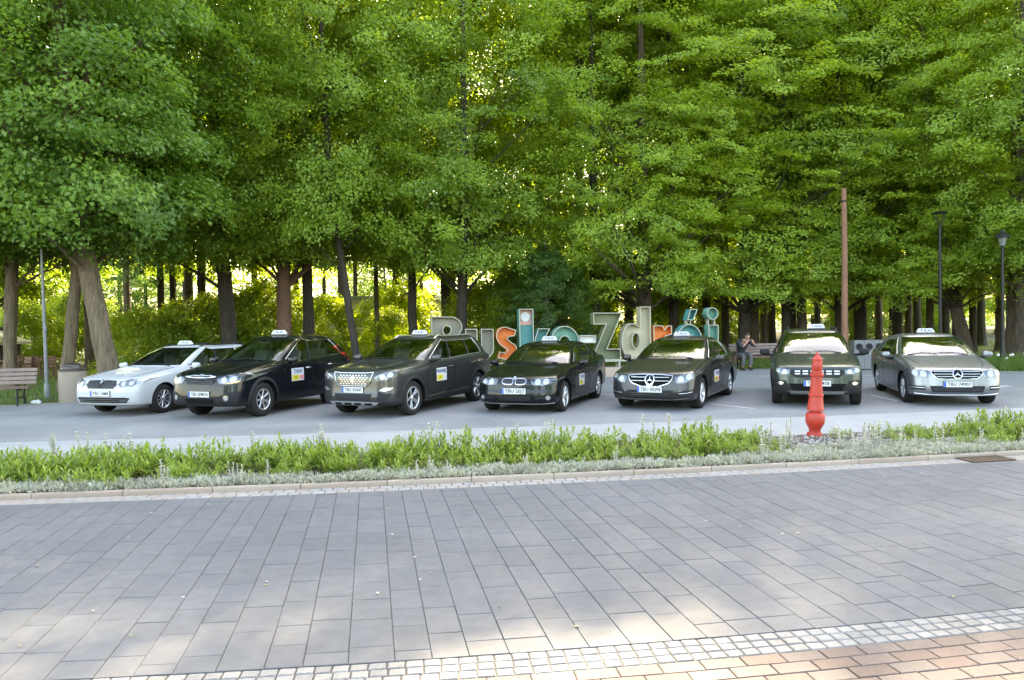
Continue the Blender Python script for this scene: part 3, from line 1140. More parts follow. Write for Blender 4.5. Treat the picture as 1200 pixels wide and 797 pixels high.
    def interior(self, rows=1):
        s = self.s
        cx, cz = s['cowl']
        W = s['W']
        bz = s['belt']
        MB().box((cx - .30, 0, bz - .06), (.50, W * 1.62, .17), ch=.05).build('dashboard', M_INT, self.root, smooth=40)
        sw = MB()
        Mx = Matrix.Rotation(R(-62), 3, 'Y')
        pts = [Mx @ Vector((.185 * math.cos(t), .185 * math.sin(t), 0)) + Vector((cx - .62, .37, bz + .03)) for t in np.linspace(0, 2 * math.pi, 21)]
        sw.tube(pts, .016, 6, cap=False)
        sw.tube([pts[5], pts[15]], .02, 6)
        sw.build('steering_wheel', M_PLASTIC, self.root, smooth=50)
        seatx = (cx + s['wtop'][0]) / 2 - .62
        zc = bz - .42
        rows_ = [(seatx, .37), (seatx, -.37), (seatx - .88, .40), (seatx - .88, -.40)]
        for x, y in rows_:
            mb = MB()
            wd = .50 if abs(y) < .39 else .6
            mb.box((x + .22, y, zc), (.52, wd, .16), ch=.05)
            Mr = Matrix.Rotation(R(-14), 3, 'Y')
            mb.box((x - .08, y, zc + .36), (.14, wd, .62), Mr, ch=.055)
            mb.box((x - .17, y, zc + .76), (.10, .26, .19), Mr, ch=.04)
            mb.build('seat', M_SEAT, self.root, smooth=40)
        MB().box((s['wtop'][0] + .16, 0, s['wtop'][1] - .09), (.03, .24, .07), ch=.015).build('inner_mirror', M_PLASTIC, self.root)
        for y0 in (.55, -.05):
            self.line('wiper', [(cx - .035, y0), (cx - .075, y0 - .3), (cx - .06, y0 - .58)], M_PLASTIC, .010, view='top', off=.012, res=.15)
    def belt_trim(self, m, rad=.008, s0=.0, s1=1.0, row=None):
        K = self.RK
        r_ = 9 * K if row is None else row
        i0, i1 = self.ncap + int(np.argmin(abs(self.ss - s0))), self.ncap + int(np.argmin(abs(self.ss - s1)))
        for sy in (1, -1):
            MB().tube([self.P[r_, j] * np.array([1, sy, 1]) for j in range(i0, i1 + 1)], rad, 6).build('window_trim', m, self.root, smooth=60)
    def window_loop(self, m, rad=.009, s1=None):
        """bright surround along sill, end and roof edge of the side windows"""
        K = self.RK
        s0 = self.s['windows'][0][0]; s1 = s1 or self.s['windows'][-1][1]
        i0, i1 = self.ncap + int(np.argmin(abs(self.ss - s0))), self.ncap + int(np.argmin(abs(self.ss - s1)))
        P = self.P
        loop = [P[9 * K, j] for j in range(i0, i1 + 1)] + [P[k, i1] for k in range(9 * K + 1, 12 * K)] + [P[12 * K, j] for j in range(i1, i0 - 1, -1)] + [P[k, i0] for k in range(12 * K - 1, 9 * K - 1, -1)]
        for sy in (1, -1):
            MB().tube([p * np.array([1, sy, 1]) for p in loop], rad, 6).build('window_trim', m, self.root, smooth=60)
    def roof_rails(self, m, x0, x1, y=None, rad=.017, lift=.05):
        for sy in (1, -1):
            yy = y or (self.s['roofw'] - .06)
            pts = []
            N = 12
            for i in range(N + 1):
                t = i / N
                x = x0 + (x1 - x0) * t
                l, n = self.hit('top', x, sy * yy)
                e = min(t, 1 - t)
                pts.append(l + Vector((0, 0, -.005 + lift * min(1, (e / .09)) ** .6)))
            MB().tube(pts, rad, 8).build('roof_rail', m, self.root, smooth=60)
    def arch_trims(self, m, wd=.065):
        s = self.s
        Ra = s.get('Ra', s['tr_'] + .045)
        zc = s['tr_'] + .004
        for side in ('left', 'right'):
            for wx in (0, -s['wb']):
                a0, a1 = R(-18), R(198)
                V, F = [], []
                N = 30
                for i in range(N + 1):
                    t = a0 + (a1 - a0) * i / N
                    for q, rr in enumerate((Ra - .006, Ra + wd * .5, Ra + wd)):
                        x, z = wx + rr * math.cos(t), max(s.get('zb', .2) - .01, zc + rr * math.sin(t))
                        l, n = self.hit(side, x, z)
                        V.append(l + Vector((0, (1 if side == 'left' else -1) * (.016, .018, .001)[q], 0)))
                for i in range(N):
                    for q in range(2):
                        a = 3 * i + q
                        F.append((a, a + 1, a + 4, a + 3))
                MB().add(V, F).build('arch_trim', m, self.root, smooth=40)
    def headlight(self, poly, inner=(), amber=None, lens=True, base=M_REFL):
        for q in (0, 1):
            f = (lambda p: p) if q == 0 else mir
            P = f(poly)
            h = self.patch('headlight', P, base, off=.003, depth=.01, res=.045)
            self.ring('bezel', P, M_LAMPD, .012, off=.005, parent=h)
            for c in inner:
                p2 = circle(c[0] if q == 0 else -c[0], c[1], c[2], 16)
                self.ring('lamp_ring', p2, M_SILVER, c[2] * .22, off=.006, parent=h)
                self.patch('lamp', circle(c[0] if q == 0 else -c[0], c[1], c[2] * .8, 14), M_BULB, off=.008, depth=.003, res=.04, parent=h)
            if amber:
                self.patch('indicator', f(amber), M_AMBER, off=.007, depth=.003, res=.04, parent=h)
    def fog(self, y, z, r=.045, m=M_BULB):
        for sy in (1, -1):
            f = self.patch('fog_light', circle(sy * y, z, r, 16), m, off=.010, depth=.01, res=.04)
            self.ring('fog_ring', circle(sy * y, z, r, 16), M_CHROME, r * .3, off=.013, parent=f)
    def bonnet(self, y0=.60, y1=.80):
        s = self.s
        W, fo, cx = s['W'], s['fo'], s['cowl'][0]
        for sg in (1, -1):
            self.line('bonnet_seam', [(fo - .30, sg * W * y0), (fo - .55, sg * W * (y0 * .6 + y1 * .4)), (cx + .02, sg * W * y1)], M_ARCH, .0045, view='top', off=.0005, res=.12)
            self.line('bonnet_crease', [(fo - .32, sg * W * .36), (cx + .06, sg * W * .50)], self.paint, .016, view='top', off=-.012, res=.12, n=12)
    def tail_lights(self, poly):
        for p in (poly, mir(poly)):
            self.patch('tail_light', p, M_REDL, view='rear', off=.005, res=.06)

def paint(name, col, metal=.55, rough=.32, coat=.55, spec=.3):
    return mat(name, col, rough, metal=metal, coat=coat, spec=spec, var=(1.2, .10))
# ---- the seven taxis, left to right
def build_octavia():
    sp = dict(W=.907, fo=.90, wb=2.686, ro=1.07, hz=.80, dz=.045, belt=.955, brise=.045, tail=.99, cowl=(-.50, 1.0), wtop=(-1.42, 1.395), rtop=(-3.36, 1.385),
              rbase=(-3.64, 1.04), roof=1.44, roofw=.575, tr_=.318, rim=.208, windows=[(.025, .365), (.395, .70), (.73, .93)], rside=1.345, pil_to=1)
    c = Car('white_estate_taxi', 'white estate car with roof rails and taxi sign, leftmost of the row', (-8.55, 17.09), R(-107.3), sp, paint('white_paint', (.46, .47, .48), metal=0, rough=.35))
    gr_ = [(-.36, .715), (-.40, .64), (-.33, .565), (.33, .565), (.40, .64), (.36, .715), (.10, .728), (0, .69), (-.10, .728)]
    g = c.patch('grille', gr_, M_PLASTIC, off=.006)
    for i in range(17):
        y = -.34 + i * .0425
        if abs(y) > .05: c.line('slat', [(y, .58), (y * .99, .71)], M_GLOSSB, .006, off=.008, parent=g)
    c.ring('grille_frame', gr_, M_GLOSSB, .016, off=.010, parent=g)
    b = c.patch('badge', circle(0, .700, .040, 20), M_CHROME, off=.014)
    c.ring('badge_ring', circle(0, .700, .037, 20), M_GLOSSB, .007, off=.017, parent=b)
    c.headlight([(.47, .705), (.44, .645), (.52, .595), (.74, .61), (.85, .68), (.86, .755), (.66, .745)], inner=[(.56, .665, .042), (.71, .675, .040)])
    c.patch('lower_intake', [(-.70, .40), (-.62, .30), (.62, .30), (.70, .40), (.60, .42), (-.60, .42)], M_PLASTIC, off=.004)
    c.both('fog_light', [(.46, .385), (.47, .315), (.63, .325), (.66, .385)], M_REFL, off=.008)
    for z in (.335, .375): c.line('intake_slat', [(-.44, z), (.44, z)], M_GLOSSB, .007, off=.008)
    c.plate(.50, 'TBU 10M8')
    c.wheels(dict(n=10, wh=.035, wr=.03, dbl=0))
    c.mirrors(-.86, .985, c.paint)
    c.doors([[(-.56, .30), (-1.66, .30), (-1.72, .62), (-1.70, .93), (-.70, .90), (-.55, .62)], [(-1.69, .30), (-2.22, .30), (-2.36, .62), (-2.66, .78), (-2.70, .955), (-1.72, .935), (-1.74, .62)]],
            [(-1.48, .83), (-2.42, .85)])
    c.interior()
    c.bonnet()
    c.belt_trim(M_GLOSSB, .009, 0, .95)
    c.roof_rails(M_PLASTIC, -1.60, -3.35)
    c.taxi_sign(-1.72)
    c.advert(-1.10, .64, 'left', w=.36, h=.24, style=0)
    c.tail_lights([(.50, .90), (.52, .74), (.86, .78), (.86, .93)])
    return c

def build_crv():
    sp = dict(W=.91, fo=.90, wb=2.62, ro=1.00, hz=.93, dz=.03, belt=1.075, brise=.07, tail=1.08, zb=.25, cowl=(-.42, 1.13), wtop=(-1.36, 1.575), rtop=(-3.05, 1.55),
              rbase=(-3.50, 1.17), roof=1.665, roofw=.575, tr_=.360, rim=.222, tw=.225, windows=[(.025, .36), (.39, .685), (.71, .92)], rside=1.53, clad_rows=5, Ra=.405, leanC=.05,
              nose=(.16, .05, 0, .01, .05, .10, .20), wcap=.36)
    c = Car('black_suv_taxi', 'black rounded SUV with taxi sign and square advert on its door, beside the white estate', (-6.01, 16.13), R(-110.1), sp, paint('black_paint', (.005, .006, .008), metal=.0, rough=.25, coat=.45, spec=.15))
    gp = [(-.36, .86), (-.39, .77), (-.31, .70), (.31, .70), (.39, .77), (.36, .86)]
    g = c.patch('grille', gp, M_PLASTIC, off=.006)
    c.line('chrome_bar', [(-.37, .845), (-.2, .825), (.2, .825), (.37, .845)], M_CHROME, .022, off=.010, parent=g)
    c.line('chrome_bar', [(-.37, .845), (-.2, .868), (.2, .868), (.37, .845)], M_CHROME, .012, off=.010, parent=g)
    for z in (.79, .755, .72): c.line('slat', [(-.33, z), (.33, z)], M_GLOSSB, .010, off=.008, parent=g)
    b = c.patch('badge', [(-.045, .885), (-.055, .81), (.055, .81), (.045, .885)], M_CHROME, off=.024)
    for y in (-.024, .024): c.line('badge_bar', [(y * 1.1, .875), (y * .9, .82)], M_INK, .006, off=.028, parent=b)
    c.line('badge_bar', [(-.02, .847), (.02, .847)], M_INK, .006, off=.028, parent=b)
    c.headlight([(.40, .80), (.47, .715), (.70, .705), (.86, .765), (.89, .87), (.82, .925), (.60, .88)], inner=[(.56, .785, .048), (.73, .80, .052)], amber=[(.60, .725), (.60, .705), (.80, .725), (.84, .765), (.72, .735)])
    c.patch('bumper_cladding', [(-.84, .56), (-.80, .34), (-.55, .29), (.55, .29), (.80, .34), (.84, .56), (.55, .52), (.38, .46), (-.38, .46), (-.55, .52)], M_GREYPL if False else M_PLASTIC, off=.008)
    c.patch('lower_intake', [(-.36, .44), (-.34, .345), (.34, .345), (.36, .44)], M_ARCH, off=.012)
    c.fog(.62, .455, .048)
    c.plate(.53, 'TBU JFMG4')
    c.wheels(dict(n=7, wh=.05, wr=.06))
    c.arch_trims(M_PLASTIC, .06)
    c.mirrors(-.78, 1.115, c.paint, h=.16, w=.21)
    c.doors([[(-.55, .40), (-1.62, .40), (-1.68, .70), (-1.66, 1.045), (-.66, 1.01), (-.53, .70)], [(-1.65, .40), (-2.12, .40), (-2.26, .72), (-2.52, .88), (-2.58, 1.075), (-1.68, 1.05), (-1.70, .70)]],
            [(-1.44, .93), (-2.32, .96)], M_CHROME)
    c.interior()
    c.bonnet()
    c.window_loop(M_CHROME, .010)
    c.taxi_sign(-1.72, w=.35)
    c.advert(-1.12, .80, 'left', w=.44, h=.28, low='000 000' if False else '784')
    c.tail_lights([(.62, 1.40), (.62, 1.0), (.86, .98), (.72, 1.40)])
    return c

def build_5008():
    sp = dict(W=.922, fo=.87, wb=2.84, ro=.93, hz=.95, dz=.02, belt=1.075, brise=.05, tail=1.10, zb=.23, cowl=(-.36, 1.105), wtop=(-1.32, 1.525), rtop=(-3.36, 1.52),
              rbase=(-3.60, 1.15), roof=1.61, roofw=.585, tr_=.355, rim=.236, tw=.225, windows=[(.025, .33), (.36, .66), (.69, .93)], rside=1.485, clad_rows=6, tint_rear=True,
              nose=(.15, .03, .0, .02, .04, .07, .17), Ra=.40, hmid=1.03)
    c = Car('grey_suv_taxi', 'dark grey SUV with chrome skid plate, roof rails and dark rear windows', (-2.84, 15.96), R(-115.2), sp, paint('grey_green_paint', (.050, .052, .053), metal=.6, rough=.33, coat=.5))
    gp = [(-.44, .87), (-.40, .70), (-.33, .645), (.33, .645), (.40, .70), (.44, .87), (.25, .855), (-.25, .855)]
    g = c.patch('grille', gp, M_GLOSSB, off=.005)
    for r_ in range(5):
        for k in range(11):
            y = -.37 + k * .074 + (.037 if r_ % 2 else 0); z = .678 + r_ * .041
            if abs(y) < .30 + (z - .645) * .35: c.patch('grille_stud', [(y - .024, z), (y, z - .013), (y + .024, z), (y, z + .013)], M_SILVER, off=.010, depth=.004, parent=g)
    c.line('chrome_bar', [(-.47, .895), (-.41, .70), (-.33, .635), (.33, .635), (.41, .70), (.47, .895)], M_CHROME, .013, off=.012, parent=g)
    c.line('chrome_bar', [(-.47, .90), (-.3, .885), (.3, .885), (.47, .90)], M_SILVER, .012, off=.010, parent=g)
    b = c.patch('badge', chaikin([(-.035, .81), (-.045, .735), (-.01, .70), (.035, .705), (.03, .755), (.045, .79), (.015, .83)], 1), M_CHROME, off=.018)
    c.headlight([(.49, .80), (.56, .725), (.74, .75), (.88, .845), (.89, .925), (.74, .90), (.60, .86)], inner=[(.66, .81, .044), (.79, .85, .038)])
    c.both('light_blade', [(.52, .81), (.62, .865), (.80, .91), (.80, .90), (.63, .85)], M_BULB, off=.010)
    c.both('fog_light', [(.60, .545), (.70, .605), (.84, .60), (.80, .55), (.70, .53)], M_SILVER, off=.008)
    c.both('side_intake', [(.58, .53), (.56, .37), (.74, .38), (.84, .50), (.70, .515)], M_PLASTIC, off=.006)
    c.patch('lower_intake', [(-.46, .50), (-.40, .36), (.40, .36), (.46, .50)], M_PLASTIC, off=.006)
    sk = c.patch('skid_plate', [(-.60, .335), (-.50, .262), (.50, .262), (.60, .335), (.40, .345), (-.40, .345)], M_SILVER, off=.012)
    for y in (-.36, -.12, .12, .36): c.patch('skid_opening', rect(y - .085, y + .085, .285, .318), M_ARCH, off=.0155, depth=.002, parent=sk)
    c.plate(.575, 'TBU 05447')
    c.wheels(dict(n=5, wh=.05, wr=.035, dbl=.16))
    c.arch_trims(M_PLASTIC, .055)
    c.mirrors(-.74, 1.12, c.paint, h=.15, w=.21)
    c.doors([[(-.52, .38), (-1.60, .38), (-1.66, .70), (-1.64, 1.045), (-.62, 1.015), (-.50, .70)], [(-1.63, .38), (-2.32, .38), (-2.44, .70), (-2.68, .86), (-2.72, 1.07), (-1.67, 1.05), (-1.69, .70)]],
            [(-1.42, .92), (-2.46, .95)])
    for side in ('left', 'right'):
        c.line('sill_trim', [(-.55, .335), (-1.2, .375), (-2.35, .39)], M_CHROME, .012, view=side, off=.008)
    c.interior()
    c.bonnet()
    c.window_loop(M_SILVER, .008)
    c.roof_rails(M_SILVER, -1.45, -3.40, rad=.02, lift=.045)
    c.taxi_sign(-1.70, w=.35)
    c.advert(-1.08, .77, 'left', w=.42, h=.28, top='WAWEL', low='41', style=1)
    c.tail_lights([(.45, 1.10), (.45, .96), (.88, .94), (.84, 1.10)])
    return c

def build_bmw():
    sp = dict(W=.908, fo=.76, wb=2.76, ro=1.00, hz=.75, dz=.028, belt=.925, brise=.035, tail=.985, cowl=(-.50, .965), wtop=(-1.30, 1.345), rtop=(-2.78, 1.335),
              rbase=(-3.30, 1.02), roof=1.41, roofw=.555, tr_=.318, rim=.215, windows=[(.025, .42), (.45, .80)], rside=1.30, leanC=-.16, leanB=.12, zb=.18, pil_to=1,
              nose=(.16, .05, 0, .02, .04, .09, .19), deckup=.02)
    c = Car('black_saloon_taxi', 'black saloon with twin kidney grille and taxi sign, in the middle of the row', (.28, 16.07), R(-110.8), sp, paint('black_saloon_paint', (.004, .005, .0058), metal=.0, rough=.25, coat=.45, spec=.15))
    for sg in (1, -1):
        p = chaikin([(sg * .025, .685), (sg * .025, .60), (sg * .06, .575), (sg * .22, .58), (sg * .27, .63), (sg * .24, .685), (sg * .12, .70)], 1)
        g = c.patch('grille', p, M_GLOSSB, off=.005)
        for i in range(7):
            y = sg * (.05 + i * .029)
            c.line('slat', [(y, .598), (y, .675)], M_PLASTIC, .005, off=.008, parent=g)
        c.ring('grille_frame', p, M_CHROME, .012, off=.010, parent=g)
    b = c.patch('badge', circle(0, .708, .032, 18), M_CHROME, off=.007)
    for a in (0, 1): c.patch('badge_field', [(0, .708)] + [(.023 * math.cos(t), .708 + .023 * math.sin(t)) for t in np.linspace(a * math.pi, a * math.pi + math.pi / 2, 6)], M_PBLUE, off=.010, depth=.002, parent=b)
    c.headlight([(.35, .655), (.39, .575), (.60, .56), (.79, .615), (.865, .69), (.80, .722), (.60, .708), (.42, .69)], inner=[(.50, .635, .048), (.66, .64, .048)])
    c.patch('lower_intake', [(-.38, .375), (-.32, .28), (.32, .28), (.38, .375)], M_PLASTIC, off=.005)
    c.both('side_intake', [(.44, .37), (.44, .31), (.74, .32), (.78, .37), (.66, .385)], M_PLASTIC, off=.004)
    c.fog(.70, .345, .042)
    c.line('splitter', [(-.80, .235), (-.5, .215), (.5, .215), (.80, .235)], M_GREYPL, .014, off=.004)
    c.plate(.475, 'TBU 20J7')
    c.wheels(dict(n=9, wh=.03, wr=.05))
    c.mirrors(-.84, .95, c.paint)
    c.doors([[(-.56, .27), (-1.68, .27), (-1.74, .60), (-1.72, .895), (-.70, .875), (-.55, .60)], [(-1.71, .27), (-2.32, .27), (-2.44, .58), (-2.62, .70), (-2.68, .92), (-1.75, .90), (-1.77, .60)]],
            [(-1.50, .80), (-2.42, .82)])
    c.interior()
    c.bonnet()
    c.window_loop(M_GLOSSB, .009)
    c.taxi_sign(-1.66, w=.34)
    c.advert(-1.12, .585, 'left', w=.40, h=.25, style=1)
    c.tail_lights([(.42, .88), (.44, .76), (.88, .76), (.86, .88)])
    # amber edge of the rear lamps wrapping round the flank
    for side in ('left', 'right'): c.patch('tail_light', [(-3.44, .885), (-3.48, .77), (-3.66, .77), (-3.66, .90)], M_REDL, view=side, off=.006)
    return c

def merc_star(c, z, r, bg, off):
    d = c.patch('badge', circle(0, z, r, 24), bg, off=off)
    c.ring('badge_ring', circle(0, z, r, 24), M_CHROME, r * .22, off=off + .006, parent=d)
    for k in range(3):
        a = math.pi / 2 + k * 2 * math.pi / 3
        t = (math.cos(a), math.sin(a)); n = (-t[1], t[0])
        w = r * .16
        c.patch('star_arm', [(n[0] * w, z + n[1] * w), (-n[0] * w, z - n[1] * w), (t[0] * r * .93, z + t[1] * r * .93)], M_CHROME, off=off + .005, depth=.004, parent=d)

def build_eclass():
    sp = dict(W=.927, fo=.84, wb=2.874, ro=1.165, hz=.775, dz=.04, belt=.955, brise=.03, tail=1.0, cowl=(-.56, 1.0), wtop=(-1.45, 1.39), rtop=(-2.98, 1.365),
              rbase=(-3.58, 1.03), roof=1.46, roofw=.565, tr_=.328, rim=.216, tw=.235, windows=[(.025, .405), (.435, .80)], rside=1.34, leanC=-.16, leanB=.12, zb=.18, pil_to=1,
              nose=(.17, .05, 0, .02, .05, .10, .20), deckup=.02)
    c = Car('brown_saloon_taxi', 'dark grey-brown saloon with a broad two-bar grille and round star badge', (3.18, 16.30), R(-117.2), sp, paint('grey_brown_paint', (.040, .036, .035), metal=.6, rough=.33, coat=.5))
    gp = chaikin([(-.46, .70), (-.46, .62), (-.36, .50), (.36, .50), (.46, .62), (.46, .70)], 1)
    g = c.patch('grille', gp, M_ARCH, off=.006)
    for z, h in ((.645, .40), (.575, .40)): c.line('slat', [(-h, z), (h, z)], M_CHROME, .011, off=.012, parent=g)
    c.ring('grille_frame', gp, M_CHROME, .015, off=.012, parent=g)
    c.patch('bonnet_seam', rect(-.40, .40, .728, .732), M_ARCH, off=.002)
    merc_star(c, .60, .092, M_ARCH, .026)
    c.headlight([(.50, .655), (.54, .535), (.69, .535), (.84, .615), (.895, .725), (.85, .775), (.68, .72)], inner=[(.625, .62, .050), (.77, .66, .048)])
    c.patch('lower_intake', [(-.50, .43), (-.40, .29), (.40, .29), (.50, .43)], M_PLASTIC, off=.005)
    for z in (.33, .37): c.line('intake_slat', [(-.40, z), (.40, z)], M_GLOSSB, .006, off=.008)
    c.both('side_intake', [(.60, .40), (.56, .32), (.74, .32), (.84, .38), (.82, .43), (.70, .425)], M_PLASTIC, off=.005)
    for sg in (1, -1): c.line('intake_blade', [(sg * .60, .365), (sg * .74, .375), (sg * .83, .40)], M_SILVER, .008, off=.010)
    c.line('splitter', [(-.78, .265), (-.45, .235), (.45, .235), (.78, .265)], c.paint, .016, off=.004)
    c.plate(.44, 'TBU 30298')
    c.wheels(dict(n=10, wh=.03, wr=.034))
    c.mirrors(-.92, .985, M_SILVER if False else c.paint)
    c.doors([[(-.60, .27), (-1.76, .27), (-1.82, .60), (-1.80, .925), (-.76, .905), (-.59, .60)], [(-1.79, .27), (-2.42, .27), (-2.54, .58), (-2.74, .72), (-2.80, .95), (-1.83, .93), (-1.85, .60)]],
            [(-1.58, .82), (-2.54, .84)])
    for side in ('left', 'right'): c.line('body_crease', [(-.62, .80), (-1.7, .84), (-2.8, .86)], c.paint, .010, view=side, off=.0)
    c.interior()
    c.bonnet()
    c.window_loop(M_SILVER, .009)
    c.taxi_sign(-1.78, w=.36)
    c.advert(-1.18, .60, 'left', w=.46, h=.26, style=0)
    c.tail_lights([(.46, .90), (.48, .76), (.90, .76), (.88, .92)])
    return c

def build_dacia():
    sp = dict(W=.905, fo=.84, wb=2.897, ro=.81, hz=.86, dz=-.045, belt=1.03, brise=.05, tail=1.06, zb=.24, cowl=(-.36, 1.065), wtop=(-1.22, 1.50), rtop=(-3.22, 1.53),
              rbase=(-3.50, 1.12), roof=1.585, roofw=.575, tr_=.335, rim=.21, tw=.205, windows=[(.025, .34), (.37, .67), (.70, .93)], rside=1.47, clad_rows=6, Ra=.385,
              nose=(.15, .04, 0, .01, .03, .08, .19), wheel_in=.02)
    c = Car('green_crossover_taxi', 'dark green crossover with roof rails and dashed white grille, behind the red hydrant', (6.51, 16.35), R(-109.2), sp, paint('green_paint', (.033, .046, .040), metal=.55, rough=.36, coat=.6))
    gp = [(-.50, .825), (-.53, .76), (-.42, .665), (.42, .665), (.53, .76), (.50, .825)]
    g = c.patch('grille', gp, M_PLASTIC, off=.005)
    for z in (.795, .745):
        for k in range(6):
            y = -.375 + k * .15
            if abs(y) > .09 or True: c.patch('grille_dash', rect(y - .052, y + .052, z - .014, z + .014), M_PLATE, off=.012, depth=.004, parent=g)
    for z in (.70,): c.line('slat', [(-.40, z), (.40, z)], M_GLOSSB, .008, off=.008, parent=g)
    c.headlight([(.52, .82), (.53, .735), (.65, .72), (.82, .785), (.885, .875), (.87, .915), (.70, .865)], inner=[(.62, .785, .040), (.75, .815, .034)])
    c.patch('bumper_cladding', [(-.86, .62), (-.84, .36), (-.60, .27), (.60, .27), (.84, .36), (.86, .62), (.60, .60), (.52, .42), (-.52, .42), (-.60, .60)], M_PLASTIC, off=.007)
    c.patch('lower_intake', [(-.55, .50), (-.46, .355), (.46, .355), (.55, .50)], M_ARCH, off=.010)
    c.patch('skid_plate', [(-.58, .345), (-.52, .275), (.52, .275), (.58, .345)], M_GREYPL, off=.013)
    c.fog(.71, .52, .052)
    c.plate(.505, 'TBU 54S8')
    c.wheels(dict(n=6, wh=.05, wr=.05))
    c.arch_trims(M_PLASTIC, .06)
    c.mirrors(-.74, 1.07, M_PLASTIC, h=.15, w=.22)
    c.doors([[(-.52, .38), (-1.62, .38), (-1.68, .68), (-1.66, .995), (-.62, .965), (-.50, .68)], [(-1.65, .38), (-2.32, .38), (-2.46, .68), (-2.70, .84), (-2.74, 1.02), (-1.69, 1.0), (-1.71, .68)]],
            [(-1.44, .88), (-2.48, .90)])
    c.interior()
    c.bonnet()
    c.belt_trim(M_PLASTIC, .009, 0, .95)
    c.roof_rails(M_PLASTIC, -1.40, -3.20, rad=.022, lift=.06)
    c.taxi_sign(-1.52, y=.10, w=.36)
    c.advert(-1.10, .72, 'left', w=.40, h=.26, style=1)
    c.tail_lights([(.60, 1.05), (.60, .90), (.86, .90), (.84, 1.05)])
    return c

def build_cclass():
    sp = dict(W=.885, fo=.80, wb=2.76, ro=1.02, hz=.755, dz=.01, belt=.935, brise=.035, tail=.99, cowl=(-.50, .985), wtop=(-1.34, 1.365), rtop=(-2.80, 1.345),
              rbase=(-3.36, 1.02), roof=1.435, roofw=.55, tr_=.32, rim=.208, windows=[(.025, .41), (.44, .80)], rside=1.315, leanC=-.16, leanB=.12, zb=.18, pil_to=1,
              nose=(.15, .04, 0, .015, .035, .08, .19), deckup=.02)
    c = Car('silver_saloon_taxi', 'silver-grey saloon with a star badge grille, rightmost of the row beside the grey bins', (9.19, 16.10), R(-105.2), sp, paint('silver_paint', (.215, .228, .245), metal=.8, rough=.36, coat=.5))
    gp = [(-.44, .735), (-.47, .66), (-.36, .555), (.36, .555), (.47, .66), (.44, .735)]
    g = c.patch('grille', gp, M_ARCH, off=.006)
    for z, h in ((.695, .42), (.645, .42), (.598, .37)): c.line('slat', [(-h, z), (h, z)], M_CHROME, .010, off=.012, parent=g)
    c.ring('grille_frame', gp, M_CHROME, .013, off=.012, parent=g)
    merc_star(c, .645, .084, M_ARCH, .028)
    c.headlight([(.49, .70), (.53, .585), (.70, .565), (.825, .615), (.86, .715), (.80, .77), (.64, .755)], inner=[(.61, .655, .050), (.75, .665, .048)])
    c.patch('lower_intake', [(-.50, .42), (-.46, .29), (.46, .29), (.50, .42)], M_PLASTIC, off=.005)
    for z in (.325, .36): c.line('intake_slat', [(-.44, z), (.44, z)], M_GLOSSB, .006, off=.008)
    c.both('side_intake', [(.58, .42), (.58, .335), (.80, .345), (.83, .42)], M_PLASTIC, off=.005)
    for sg in (1, -1): c.line('intake_blade', [(sg * .59, .38), (sg * .82, .385)], M_SILVER, .010, off=.010)
    c.line('splitter', [(-.76, .26), (-.45, .235), (.45, .235), (.76, .26)], M_SILVER, .013, off=.004)
    c.plate(.455, 'TBU 74907')
    c.wheels(dict(n=7, wh=.035, wr=.025, dbl=.11))
    c.mirrors(-.86, .965, c.paint)
    c.doors([[(-.58, .27), (-1.68, .27), (-1.74, .60), (-1.72, .905), (-.72, .885), (-.57, .60)], [(-1.71, .27), (-2.32, .27), (-2.44, .58), (-2.62, .70), (-2.68, .925), (-1.75, .91), (-1.77, .60)]],
            [(-1.50, .80), (-2.42, .82)])
    for side in ('left', 'right'): c.line('body_crease', [(-.60, .74), (-1.7, .80), (-2.7, .84)], c.paint, .010, view=side, off=.0)
    c.interior()
    c.bonnet()
    c.window_loop(M_SILVER, .009)
    c.taxi_sign(-1.70, w=.36)
    c.tail_lights([(.46, .88), (.48, .76), (.86, .76), (.84, .90)])
    return c
CARS = [b() for b in (build_octavia, build_crv, build_5008, build_bmw, build_eclass, build_dacia, build_cclass)]
# ------------------------------------------------------------------ trees and woods
def leaf_mat(name, c_dark, c_light, trans, tw=0.45):
    m = bpy.data.materials.new(name)
    m.use_nodes = True
    nt = m.node_tree
    nt.nodes.clear()
    out = nt.nodes.new('ShaderNodeOutputMaterial')
    at_ = nt.nodes.new('ShaderNodeAttribute'); at_.attribute_name = 'tint'
    oi = nt.nodes.new('ShaderNodeObjectInfo')
    ad = nt.nodes.new('ShaderNodeMath'); ad.operation = 'MULTIPLY_ADD'
    nt.links.new(oi.outputs['Random'], ad.inputs[0]); ad.inputs[1].default_value = 0.30
    nt.links.new(at_.outputs['Fac'], ad.inputs[2])
    ra = nt.nodes.new('ShaderNodeValToRGB')
    ra.color_ramp.elements[0].color = (*c_dark, 1); ra.color_ramp.elements[0].position = 0.1
    ra.color_ramp.elements[1].color = (*c_light, 1); ra.color_ramp.elements[1].position = 1.15 / 1.3
    nt.links.new(ad.outputs[0], ra.inputs['Fac'])
    pb = nt.nodes.new('ShaderNodeBsdfPrincipled')
    pb.inputs['Roughness'].default_value = 0.42
    pb.inputs['Specular IOR Level'].default_value = 0.45
    nt.links.new(ra.outputs['Color'], pb.inputs['Base Color'])
    tr = nt.nodes.new('ShaderNodeBsdfTranslucent')
    vm = nt.nodes.new('ShaderNodeVectorMath'); vm.operation = 'MULTIPLY'
    nt.links.new(ra.outputs['Color'], vm.inputs[0]); vm.inputs[1].default_value = trans
    nt.links.new(vm.outputs[0], tr.inputs['Color'])
    mx = nt.nodes.new('ShaderNodeMixShader'); mx.inputs[0].default_value = tw
    nt.links.new(pb.outputs[0], mx.inputs[1]); nt.links.new(tr.outputs[0], mx.inputs[2])
    nt.links.new(mx.outputs[0], out.inputs[0])
    return m
